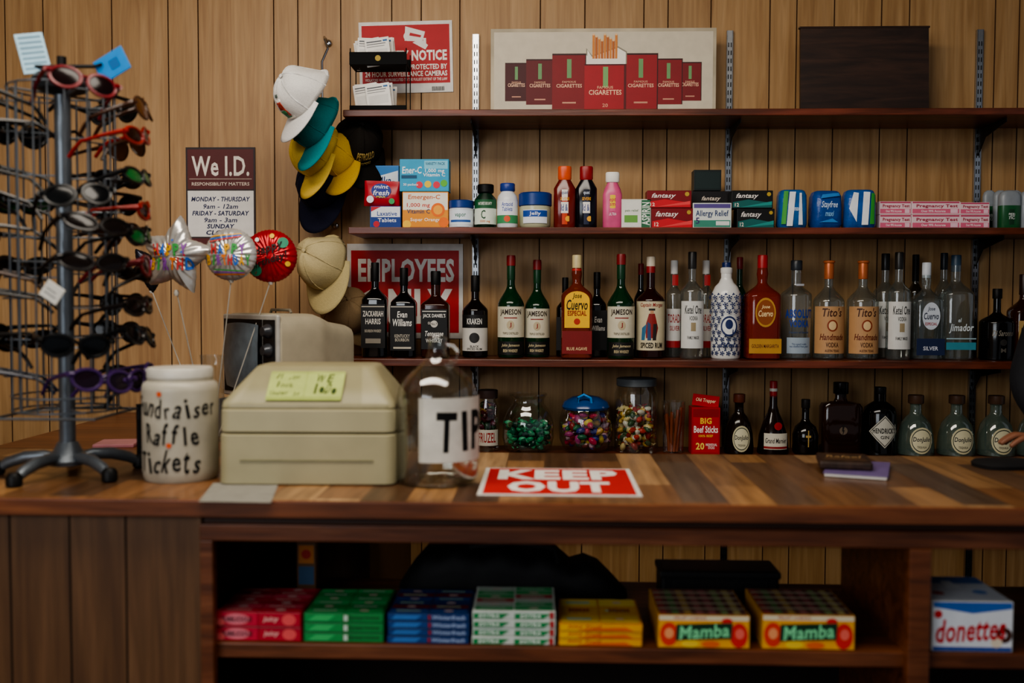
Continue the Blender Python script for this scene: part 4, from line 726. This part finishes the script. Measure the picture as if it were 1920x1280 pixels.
def glasses(fc,lc,style,label,T):
    fm=M(fc,.3); lm=M(lc,.14,var=.15,spec=.35)
    root=thing('sunglasses',label,'sunglasses',None,T=T,group='sunglasses on the rack')
    f=P(); 
    for cx in (-.034,.034): f.tube(lensout(cx,style),.004 if style==0 else .0024 if style==1 else .0038,fm,6,closed=True)
    f.tube([(-.008,.0,.006),(0,-.003,.009),(.008,0,.006)],.0028,fm,6); f.tube([(-.068,.009,.01),(-.06,.006,.01)],.005,fm,6); f.tube([(.068,.009,.01),(.06,.006,.01)],.005,fm,6); f.obj('frame',root)
    for cx in (-.034,.034):
        o=lensout(cx,style); P().add([(cx,-.001,0)]+[(a,b,c) for a,b,c in o],[(0,1+i,1+(i+1)%20) for i in range(20)],lm,True).obj('lens',root)
    for s_ in (-1,1): P().tube([(s_*.069,.009,.01),(s_*.07,.05,.011),(s_*.069,.1,.009),(s_*.067,.118,-.002),(s_*.066,.135,-.016)],[.006,.0044,.0036,.0044,.004],fm,6).obj('temple_arm',root)
    return root
styles=[('0c0c0c','0a0c0e',0,'black wayfarer-style sunglasses with dark lenses'),('120d0c','140e0c',2,'black wraparound sunglasses with brown lenses'),('6a1018','140809',0,'dark red-framed sunglasses with dark lenses'),
 ('2e3032','181c20',1,'dark metal aviator sunglasses with grey lenses'),('0c0c0e','1a5a2c',2,'black sport sunglasses with green mirrored lenses'),('3a1f52','1a0c18',0,'purple-framed sunglasses with dark lenses'),
 ('3a2010','4a2a10',1,'brown tortoiseshell aviator sunglasses with amber lenses'),('0e1a30','16386a',2,'navy sport sunglasses with blue mirrored lenses'),('8a1c14','200b08',2,'red sport sunglasses with dark lenses'),('141414','1a1a1a',1,'black wire aviator sunglasses with smoke lenses')]
bank={}
rows=[200,258,328,388,440,508,566,636,706]
seq={-72:[0,1,0,1,1,6,4,0,7],97:[6,8,4,8,4,2,1,0,5],155:[0,6,1,0,6,1,9,0,1],-125:[None,0,None,4,None,1,None,1,None],42:[2,None,None,0,1,1,None,0,5]}
for ang,ss in seq.items():
    for k,st in enumerate(ss):
        if st is None: continue
        z=1.43-(rows[k]-560)/870+R.uniform(-.012,.012); a=radians(ang+R.uniform(-10,10)); rr=.15 if ang<0 else .168
        d=Vector((sin(a),-cos(a),0))
        T=Matrix.Translation((RX+d.x*rr,RY+d.y*rr,z))@Matrix.Rotation(a,4,'Z')@Matrix.Rotation(R.uniform(-.4,.12),4,'X')@Matrix.Rotation(R.uniform(-.16,.16),4,'Y')
        if st in bank: copyt(bank[st],T=T)
        else: bank[st]=glasses(*styles[st],T)
        z=z-Z0; dd=(d.x,d.y); n_=(cos(a),sin(a))
        ap=P().tube([(0,0,z-.006),(dd[0]*.12,dd[1]*.12,z-.006)],.0018,WIR,5)
        ap.tube([(dd[0]*.11-n_[0]*.03,dd[1]*.11-n_[1]*.03,z-.004),(dd[0]*.115,dd[1]*.115,z-.006),(dd[0]*.11+n_[0]*.03,dd[1]*.11+n_[1]*.03,z-.004)],.0018,WIR,5)
        ap.obj('hanging_arm',rk)
def card(label,px,py,w,hh,c,rotm,items,Y):
    x,z=U(px,py,Y); p=P().box((0,0,0),(w,.003,hh),M(c,.4),.001); p.dec(items,flat(-.0015),w/2,hh,0,-hh/2)
    solo(p,'price_card',label,'card',T=Matrix.Translation((x,Y,z))@rotm)
card('pale blue striped card tilted in the rack top clip',62,100,.055,.085,'8fb0c0',Matrix.Rotation(-.25,4,'Y')@Matrix.Rotation(.5,4,'Z'),[('r',-.8,.1+.13*i,.8,.15+.13*i,'5f7f90') for i in range(7)],RY)
card('bright blue card tilted in the rack top clip',210,122,.075,.05,'0f74b5',Matrix.Rotation(-.45,4,'Y')@Matrix.Rotation(-.2,4,'Z'),[('r',-.1,.3,.5,.7,'0c5590')],RY)
card('small white price tag hanging from sunglasses',98,548,.04,.035,'c4c0b6',Matrix.Rotation(.6,4,'Y'),[('r',-.7,.3,.6,.36,'666666'),('r',-.7,.55,.4,.6,'666666')],RY-.18)
P().tube([(-.07,0,TOPZ+.03),(-.075,0,TOPZ+.06)],.003,BLK).tube([(.07,0,TOPZ+.03),(.085,0,TOPZ+.035)],.003,BLK).obj('card_clip',rk)
# raffle tub
bx,by=G(340,895,CT)
tub=thing('raffle_ticket_tub','frosted white plastic tub with black handwritten raffle lettering','tub',(bx,by,Z0))
TM=M('aaa392',.4,var=.16,scale=14); Rb=.077; Hb=.232
P().lathe([(Rb*.93,0),(Rb*.97,.006),(Rb,.02),(Rb,.185),(Rb*.98,.197),(Rb*.9,.203),(Rb*.86,.205),(Rb*.86,.212)],TM,40).obj('tub_body',tub)
P().lathe([(Rb*.84,.21),(Rb*.87,.212),(Rb*.87,.228),(Rb*.83,Hb),(Rb*.7,Hb-.001)],M('bdb8ac',.4),40).obj('lid',tub)
HI=hand('Fundraiser',.14,.153,2.5,.038,INK,5,.008)+hand('Raffle',.08,.1,1.5,.042,INK,8,.012)+hand('Tickets',-.02,.043,1.8,.042,INK,3,.012)+[('d',-.2,.182,.07,'c8501c'),('d',.05,.078,.07,'c8501c')]
P().dec(HI,cyl(Rb,.0),Rb,1,cut=.006,base=.001).obj('lettering',tub)
mx,my=G(262,868,CT)
mk=P().tube([(0,0,0),(0,0,.1)],.006,BLK,12).tube([(0,0,.1),(0,0,.135)],.0065,M('15171c',.3),12)
solo(mk,'marker_pen','black marker pen standing upright beside the tub','pen',(mx,my,Z0))
# cash register
gx0,gy0=G(418,902,CT); gx1,gy1=G(737,912,CT); Wr=(gx1-gx0)/2
REG=M('9c9474',.45,var=.09,scale=9); REG2=M('a29a7a',.45,var=.07,scale=9)
reg=thing('cash_register','beige-olive cash register with sloping hood on the counter','cash register',((gx0+gx1)/2,gy1+.135,Z0),.03)
P().rloft([(0,0,0,Wr*.985,.13),(0,0,.003,Wr,.134),(0,0,.1,Wr*.995,.132),(0,0,.103,Wr*.985,.128)],REG,.022).obj('lower_body',reg)
P().rloft([(0,0,.1055,Wr*.975,.126),(0,0,.108,Wr*.99,.131),(0,0,.150,Wr*.985,.13),(0,0,.1525,Wr*.975,.127)],REG2,.022).obj('upper_body',reg)
P().rloft([(0,0,.153,Wr*.975,.127),(0,0,.156,Wr*.985,.128),(0,0,.166,Wr*.975,.125),(0,.012,.195,Wr*.86,.10),(0,.02,.228,Wr*.72,.072),(0,.02,.234,Wr*.69,.066),(0,.02,.2355,Wr*.66,.06)],M('948c6c',.42,var=.05),.022).obj('hood',reg)
P().box((0,-.1335,.05),(Wr*1.5,.003,.003),M('7a7554',.5)).obj('drawer_seam',reg)
P().add([(-.14,-.1275,.166),(.11,-.1275,.166),(.10,-.052,.2375),(-.115,-.052,.2375)],[(0,1,2,3)],clearmat('clear_plastic_cover',(.96,.96,.92,1),.3,.05,rough=.15)).obj('clear_cover',reg)
YN=M('aab56c',.85,spec=.15); YND=M('98a45c',.85,spec=.15); IK=M('3a4a28',.8,spec=.1)
nt_=P(); fn=slope(-.1275,.1675,-.053,.2335); nt_.dec([('r',-.085,.004,.068,.085,YN),('r',-.085,.004,.068,.014,YND),('r',-.01,.006,-.008,.084,YND)]+hand('If you',-.048,.07,.05,.014,IK,1,0)+hand('look',-.052,.046,.036,.014,IK,2,0)+hand('Under 21',-.048,.024,.062,.012,IK,3,0)+hand('WE',.03,.066,.04,.024,IK,4,.01)+hand('I.D.',.032,.034,.05,.026,IK,5,.01),fn,1,1,base=.0015)
solo(nt_,'paper_note','pale green handwritten note taped on the register hood','note',((gx0+gx1)/2,gy1+.135,Z0),(0,0,.03))
q=[G(*c,CT+.0008) for c in ((372,940),(508,942),(525,900),(400,905))]
solo(P().add([(a,b,0) for a,b in q]+[(a,b,.0006) for a,b in q],[(3,2,1,0),(4,5,6,7),(0,1,5,4),(1,2,6,5),(2,3,7,6),(3,0,4,7)],M('86837a',.8)),'paper_sheet','grey-white sheet of paper lying on the counter','paper',(0,0,CT+.0004))
# tip jug
jx,jy=G(820,903,CT); Rj=.084
jug=thing('tip_jug','clear glass gallon jug with white paper tip label','jug',(jx,jy,Z0))
pr=[(.55,0),(.9,.002),(1,.015),(1,.155),(.985,.175),(.93,.195),(.8,.213),(.62,.228),(.42,.242),(.28,.255),(.22,.27),(.21,.285),(.24,.29),(.24,.296),(.2,.3)]
P().lathe([(a*Rj,b) for a,b in pr],JUG,44,caps=False).lathe([(.0005,.006),(.5*Rj,.004),(.9*Rj,.006),(.96*Rj,.016),(.96*Rj,.15),(.92*Rj,.175)],JUG,44,caps=False).obj('glass_body',jug)
P().tube([(.02,-.01,.283),(.035,-.014,.28),(.045,-.018,.268),(.04,-.018,.252),(.03,-.014,.245)],.005,JUG,10).obj('finger_ring',jug)
tl=P(); tl.dec([('r',-1.0,.052,1.0,.180,M('c9c5ba',.75)),('p',[(-1.0,.052),(-.94,.052),(-.88,.18),(-1.0,.18)],M('b8b4a8',.75)),('t','T',-.34,.112,.5,.08,INK,0,-2,.03),('t','I',.14,.113,.16,.08,INK,0,2,.05),('t','P',.6,.114,.46,.08,INK,0,0,.03)],cyl(Rj*1.005,.66),Rj,1,cut=.006,base=.0012); tl.obj('paper_label',jug)
R3=random.Random(2); q=P()
for i in range(14):
    a=R3.uniform(0,6.28); d=R3.uniform(0,.05); q.lathe([(.011,0),(.011,.0016)],M('7a6a4a',.35,metal=.8),14,c=(d*cos(a),d*sin(a),.0075+.0018*(i%3)))
o=solo(q,'coins','few scattered coins lying inside the glass jug','coins',(jx,jy,Z0)); o['kind']='stuff'
# keep out sign
qs=[G(*c,CT+.0012) for c in ((898,929),(1200,930),(1184,880),(908,877))]
kx=sum(a for a,b in qs)/4; ky=sum(b for a,b in qs)/4; kw=(qs[1][0]-qs[0][0]+qs[2][0]-qs[3][0])/4; kh=(qs[2][1]-qs[1][1]+qs[3][1]-qs[0][1])/4
p=P().box((0,0,.0008),(2*kw,2*kh,.0016),M('d8d4cc',.5),.0003); p.dec([('r',-.94,-.93,.94,.93,'b81c1c'),('t','KEEP',0,.45,1.6,.74,'e4e0d8',0,0,.045),('t','OUT',0,-.44,1.3,.74,'e4e0d8',0,0,.045)],top(.0016),kw,kh)
solo(p,'keep_out_sign','red and white keep out sign lying flat on countertop','sign',(kx,ky,Z0))
# notebook and wallet
nx,ny=G(1608,884,CT)
nb=thing('notebook','closed purple notebook with white pages on the countertop','notebook',(nx,ny,Z0),-.35)
P().box((0,0,.004),(.125,.19,.006),WHT,.0006).obj('pages',nb); P().box((0,0,.0082),(.13,.195,.002),M('6a5a86',.5),.0006).obj('cover',nb)
wl=P().box((0,0,.009),(.11,.13,.018),M('33231a',.45,bump=.3,var=.5,scale=60),.005); wl.dec([('r',-.8,-.5,.8,-.4,'7a5634'),('r',-.8,.6,.8,.66,'7a5634'),('t','Rafael',0,.1,1.4,.5,'9a7a50',.2)],top(.018),.055,.065)
solo(wl,'wallet','patterned dark brown leather wallet resting on the purple notebook','wallet',(nx-.025,ny+.02,Z0+.0098),(0,0,-.2))
cx,cy=G(1885,875,CT)
p=P().loft([(0,0,0,.07,.05,3),(0,0,.008,.072,.052,3),(.0,0,.014,.066,.046,3),(.005,0,.017,.04,.03,3)],M('0d0c0d',.8,bump=.5,scale=40),32)
solo(p,'folded_cloth','small folded black cloth lying on the countertop','cloth',(cx,cy,Z0),(0,0,.2))
px_,py_=G(222,834,CT)
solo(P().box((0,0,.003),(.1,.1,.006),M('a8686c',.6),.001).box((0,0,.007),(.098,.098,.002),M('c48a8c',.6)),'notepad','pink square notepad lying on the counter return','notepad',(px_,py_,Z0),(0,0,.15))
# television on stand
TY=-.50; tx,tz=U(528,586,TY)
sh=.105
st=P().box((0,0,sh/2),(.26,.24,sh),M('55585a',.6),.004); st.dec([('r',-.85,.15,.85,.85,'4a4d50'),('r',-.6,.45,.6,.55,'303234')],flat(-.12),.13,sh)
solo(st,'equipment_box','grey box under the small television','box',(tx,TY,Z0),(0,0,-.3))
Ht=tz-Z0-sh-.001; CRM=M('b0a68e',.5,var=.06); CRM2=M('c0bdb4',.35,metal=.2)
tv=thing('television','small vintage beige portable television with curved screen','television',(tx+.015,TY,Z0+sh+.0008),radians(-42))
P().loft([(0,0,0,.13,Ht*.48,9),(0,0,.004,.138,Ht*.5,9),(0,0,.12,.137,Ht*.495,8),(0,0,.15,.128,Ht*.46,7),(0,0,.19,.11,Ht*.40,6),(0,0,.25,.098,Ht*.36,6),(0,0,.27,.09,Ht*.33,6)],CRM,52,T=Matrix.Translation((0,-.11,Ht/2))@Matrix(((1,0,0,0),(0,0,1,0),(0,1,0,0),(0,0,0,1)))).obj('casing',tv)
bz=P().box((0,-.113,Ht/2),(.27,.012,Ht*.97),CRM2,.004); bz.box((-.03,-.1195,Ht/2),(.19,.004,Ht*.86),M('101112',.4),.001); bz.box((.098,-.1195,Ht/2),(.056,.004,Ht*.86),M('1c1d1e',.4),.001); bz.obj('bezel',tv)
V=[];Fc=[]
for i in range(11):
    for j in range(11):
        u=-1+.2*i; v=-1+.2*j; V.append((-.03+.086*u*sqrt(1-v*v*.12),-.1225-.012*(1-(u*u+v*v)/2),Ht/2+Ht*.39*v*sqrt(1-u*u*.12)))
for i in range(10):
    for j in range(10): Fc.append((i*11+j,(i+1)*11+j,(i+1)*11+j+1,i*11+j+1))
P().add(V,Fc,M('6a7882',.12,var=.15,coat=.6),True).obj('screen',tv)
TT=Matrix.Rotation(radians(90),4,'X')
for zz in (.80,.58): P().lathe([(.019,0),(.019,.006),(.014,.014),(.012,.02)],M('4a4c50',.3,metal=.5),20,T=Matrix.Translation((.098,-.121,Ht*zz))@TT).obj('knob',tv)
gr=P().box((.098,-.122,Ht*.27),(.044,.003,Ht*.34),M('8a8a88',.4,metal=.5))
for i in range(7): gr.box((.098,-.124,Ht*(.13+.045*i)),(.036,.002,.003),BLK)
gr.obj('speaker_grille',tv)
P().tube([(-.05,-.02,Ht),(-.045,-.02,Ht+.008),(.045,-.02,Ht+.008),(.05,-.02,Ht)],.004,M('8a8270',.5)).obj('carry_handle',tv)
# vase and balloons
VY=-.66; vx,vz=U(398,665,VY); Hv=vz-Z0
vs=thing('glass_vase','clear ribbed glass vase holding balloon sticks','vase',(vx,VY,Z0))
P().lathe([(.028,0),(.032,.01),(.03,Hv*.5),(.027,Hv*.8),(.032,Hv)],GLASS,32,caps=False).lathe([(.0005,.002),(.028,.002)],GLASS,32,caps=False).obj('glass_body',vs)
def balloon(label,px,py,Y,Rr,shape,base,items,tw,rotz=0,tilt=0):
    x,z=U(px,py,Y)
    T=Matrix.Translation((x,Y,z))
    root=thing('foil_balloon',label,'balloon',None,T=T,group='foil balloons on sticks')
    def RR(t):
        k=1+.012*sin(44*t)
        if shape=='star':
            a=(t-pi/2+tilt)%(2*pi/5); a=min(a,2*pi/5-a)/(pi/5); s_=1/(1+a*.8); return Rr*1.12*s_*k
        return Rr*k
    Th=Rr*(.42 if shape!='star' else .36)
    def hgt(u,v):
        t=math.atan2(v,u); q=min(1,sqrt(u*u+v*v)/RR(t)); return Th*sqrt(max(0,1-q*q))
    rz=Matrix.Rotation(rotz,4,'Z')
    b=P()
    n=132;q=12
    for sg in (-1,1):
        V=[(0,sg*Th,0)];Fc=[]
        for j in range(1,q+1):
            s_=sin(pi/2*j/q)
            for i in range(n):
                t=2*pi*i/n; r_=RR(t)*s_; V.append((r_*cos(t),sg*Th*sqrt(max(0,1-s_*s_))*(1+.09*sin(22*t)*s_),r_*sin(t)))
        for i in range(n): Fc.append((0,1+i,1+(i+1)%n))
        for j in range(q-1):
            for i in range(n): i2=(i+1)%n; Fc.append((1+j*n+i,1+j*n+i2,1+(j+1)*n+i2,1+(j+1)*n+i))
        b.add(V,Fc,base,True,rz)
    b.dec(items,lambda u,v,o:(u,-hgt(u,v)*1.06-o-.0015,v),Rr,Rr,cut=.008,T=rz)
    b.obj('foil_body',root)
    ex=vx-x+tw; ez=Z0+.01-z
    P().tube([(0,0,-Rr*.95),(ex*.5,(VY-Y)*.5,(-Rr+ez)*.5),(ex,VY-Y,ez)],.0015,M('b8b4aa',.3),6).lathe([(.005,-Rr*1.08),(.007,-Rr*1.0),(.004,-Rr*.92)],M('c8c4ba',.4),10).obj('stick',root)
FOIL=M('c8c6c2',.22,metal=.5,var=.16,scale=18,bump=.5); RF=M('b01c24',.22,metal=.4,var=.2,bump=.5,scale=18)
cols=['c83a3a','2a6ac8','e0a82a','3a9a4a','8a4aa8','e07a2a']
def hb(w1,w2,y1,y2,sz,x1=1.35,x2=1.7):
    o=[]; 
    for k,(s_,yy,ww) in enumerate(((w1,y1,x1),(w2,y2,x2))):
        n=len(s_)
        for i,ch in enumerate(s_): o.append(('t',ch,(-.5+(i+.5)/n)*ww,yy,ww/n*(.8 if ch!='I' else .3),sz,cols[(i+k*2)%6],0,R.uniform(-8,8),.05))
    return o
conf=[('d',R.uniform(-.8,.8),R.uniform(-.8,.8),.03,cols[i%6]) for i in range(26)]
confs=[c for c in conf if c[1]**2+c[2]**2<.75]
balloon('silver star foil balloon with colourful happy birthday lettering',330,480,-.70,.094,'star',FOIL,hb('HAPPY','BIRTHD',.16,-.22,.34,1.0,1.25)+[c for c in confs if c[1]**2+c[2]**2<.2],-.01,-.15,.15)
balloon('dark patterned star foil balloon behind the silver star',284,504,-.5,.062,'star',M('2a2c38',.25,metal=.5,var=.5,scale=30),[('d',0,.2,.2,'8a4aa8')],-.012,.5,.6)
stripes=[('p',[(-.75,.45+.1*i),(.5,.66+.05*i),(.45,.7+.05*i),(-.72,.5+.1*i)],cols[i%6]) for i in range(3)]+[('p',[(-.6,-.55-.1*i),(.6,-.62-.06*i),(.55,-.66-.06*i),(-.55,-.6-.1*i)],cols[(i+3)%6]) for i in range(3)]
balloon('round white foil balloon with rainbow happy birthday lettering',433,477,-.70,.067,'round',FOIL,stripes+hb('HAPPY','BIRTHDAY',.2,-.22,.4),0,0)
balloon('round red foil balloon with script birthday lettering',507,480,-.60,.070,'round',RF,[('d',.5,.5,.2,'2f8a6a'),('d',-.5,-.55,.22,'2f8a6a'),('d',-.7,-.1,.16,'2f6a9a'),('d',.1,.75,.09,'e8b83a'),('d',.68,-.3,.1,'e8b83a'),('d',-.45,.6,.08,'e8e0d8'),('t','Happy',-.05,.25,1.2,.42,'161212',.3,20,.02),('t','Birthday!',-.02,-.2,1.5,.38,'161212',.3,20,.02)],.012,.15)
# ------------------------------------------------------------ person at the counter end
def skin(name,pts,edges,rad,mat,roots,parent=None,lvl=2):
    me=bpy.data.meshes.new(name); me.from_pydata(pts,edges,[]); o=bpy.data.objects.new(name,me); COL.objects.link(o)
    me.materials.append(mat)
    sk=o.modifiers.new('skin','SKIN'); sk.use_smooth_shade=True
    for i,v in enumerate(me.skin_vertices[0].data):
        r=rad[i]; v.radius=(r,r) if not isinstance(r,tuple) else r; v.use_root=i in roots
    sb_=o.modifiers.new('sub','SUBSURF'); sb_.levels=lvl; sb_.render_levels=lvl
    if parent: o.parent=parent
    return o
SK=M('8a5a42',.5,var=.08)
bxp=U(1912,720,-.66)[0]
PX=bxp+.33; PYp=-.52
hxp,_=U(1914,805,-.72); hz_=CT+.035
pts=[(PX,PYp,.92),(PX,PYp,1.1),(PX,PYp-.01,1.3),(PX,PYp,1.43),(PX,PYp-.01,1.5),(PX-.01,PYp-.03,1.58),(PX-.01,PYp-.04,1.68),
 (PX-.17,PYp,1.41),(bxp+.03,PYp-.12,1.21),(hxp+.075,-.72,hz_+.012),(hxp+.03,-.725,hz_),
 (PX+.17,PYp,1.41),(PX+.24,PYp-.05,1.15),(PX+.22,PYp-.18,1.08),(PX+.2,PYp-.25,1.08),
 (PX-.09,PYp,.85),(PX-.1,PYp-.01,.48),(PX-.1,PYp+.02,.09),(PX-.1,PYp-.1,.04),(PX+.09,PYp,.85),(PX+.1,PYp-.01,.48),(PX+.1,PYp+.02,.09),(PX+.1,PYp-.1,.04)]
ed=[(0,1),(1,2),(2,3),(3,4),(4,5),(5,6),(3,7),(7,8),(8,9),(9,10),(3,11),(11,12),(12,13),(13,14),(0,15),(15,16),(16,17),(17,18),(0,19),(19,20),(20,21),(21,22)]
rad=[.13,.12,.13,.07,.052,.085,.08,.05,.038,.024,(.03,.014),.05,.038,.026,.03,.075,.055,.035,.03,.075,.055,.035,.03]
roots=[0]
fing=[((.0,-.028,.0),.062,.008),((-.006,-.010,.004),.072,.0085),((-.006,.009,.003),.068,.008),((.0,.026,-.001),.052,.0072)]
for (dx,dy,dz),L,r_ in fing:
    b=len(pts); bx_=hxp+.02+dx; by_=-.725+dy
    pts+=[(bx_+.01,by_,hz_+dz),(bx_-L*.45,by_-.002,hz_+dz+.006),(bx_-L*.78,by_-.003,hz_+dz-.006),(bx_-L,by_-.003,hz_+dz-.018)]
    ed+=[(b,b+1),(b+1,b+2),(b+2,b+3)]; rad+=[r_*1.1,r_,r_*.9,r_*.75]; roots.append(b)
b=len(pts); pts+=[(hxp+.05,-.745,hz_-.004),(hxp+.03,-.772,hz_-.008),(hxp+.005,-.785,hz_-.014)]; ed+=[(b,b+1),(b+1,b+2)]; rad+=[.012,.0105,.008]; roots.append(b)
per=skin('person',pts,ed,rad,SK,roots); tag(per,'person in dark jacket leaning a hand on the counter','person')
jp=[pts[i] for i in (0,1,2,3,7,8,9,11,12,13)]; jp[6]=(pts[9][0]+.012,pts[9][1]+.002,pts[9][2]+.006)
skin('jacket',jp,[(0,1),(1,2),(2,3),(3,4),(4,5),(5,6),(3,7),(7,8),(8,9)],[.155,.145,.155,.09,.072,.056,.038,.072,.058,.04],M('14161c',.8,bump=.4,scale=80),[0],per)
tp=[pts[i] for i in (0,15,16,17,19,20,21)]
skin('trousers',tp,[(0,1),(1,2),(2,3),(0,4),(4,5),(5,6)],[.145,.09,.068,.05,.09,.068,.05],M('1c2230',.8),[0],per)
hr=P().ball((PX-.01,PYp-.01,1.69),(.09,.1,.085),M('1c130d',.8,bump=.5,scale=90),20); hr.obj('hair',per)
hd=P().ball((PX-.01,PYp-.135,1.63),(.014,.018,.018),SK,10); 
for s_ in (-1,1): hd.ball((PX-.01+s_*.03,PYp-.112,1.655),(.012,.008,.007),WHT,10); hd.ball((PX-.01+s_*.03,PYp-.119,1.655),(.005,.003,.005),INK,8); hd.ball((PX-.01+s_*.085,PYp-.03,1.635),(.01,.02,.03),SK,10)
hd.ball((PX-.01,PYp-.112,1.59),(.022,.008,.006),M('7a3a34',.5),10); hd.obj('face_features',per)
# ------------------------------------------------------------ light
def area(name,loc,target,sx,sy,power,col):
    l=bpy.data.lights.new(name,'AREA'); l.shape='RECTANGLE'; l.size=sx; l.size_y=sy; l.energy=power; l.color=col
    o=bpy.data.objects.new(name,l); COL.objects.link(o); o.location=loc
    o.rotation_euler=(Vector(target)-Vector(loc)).to_track_quat('-Z','Y').to_euler(); return o
area('ceiling_light',(-.4,-1.7,2.7),(-.3,-.9,0),2.0,.6,42,(1,.91,.79))
area('shop_window_light',(-2.0,-4.4,2.2),(0,-.3,1.35),2.4,1.5,60,(.9,.95,1))
wd=bpy.data.worlds.new('world'); SC.world=wd; wd.use_nodes=True
bg=wd.node_tree.nodes['Background']; bg.inputs[0].default_value=(.85,.9,1,1); bg.inputs[1].default_value=.24
SC.view_settings.view_transform='AgX'
try: SC.view_settings.look='AgX - Medium High Contrast'
except Exception as e: print(e)
SC.view_settings.exposure=.12
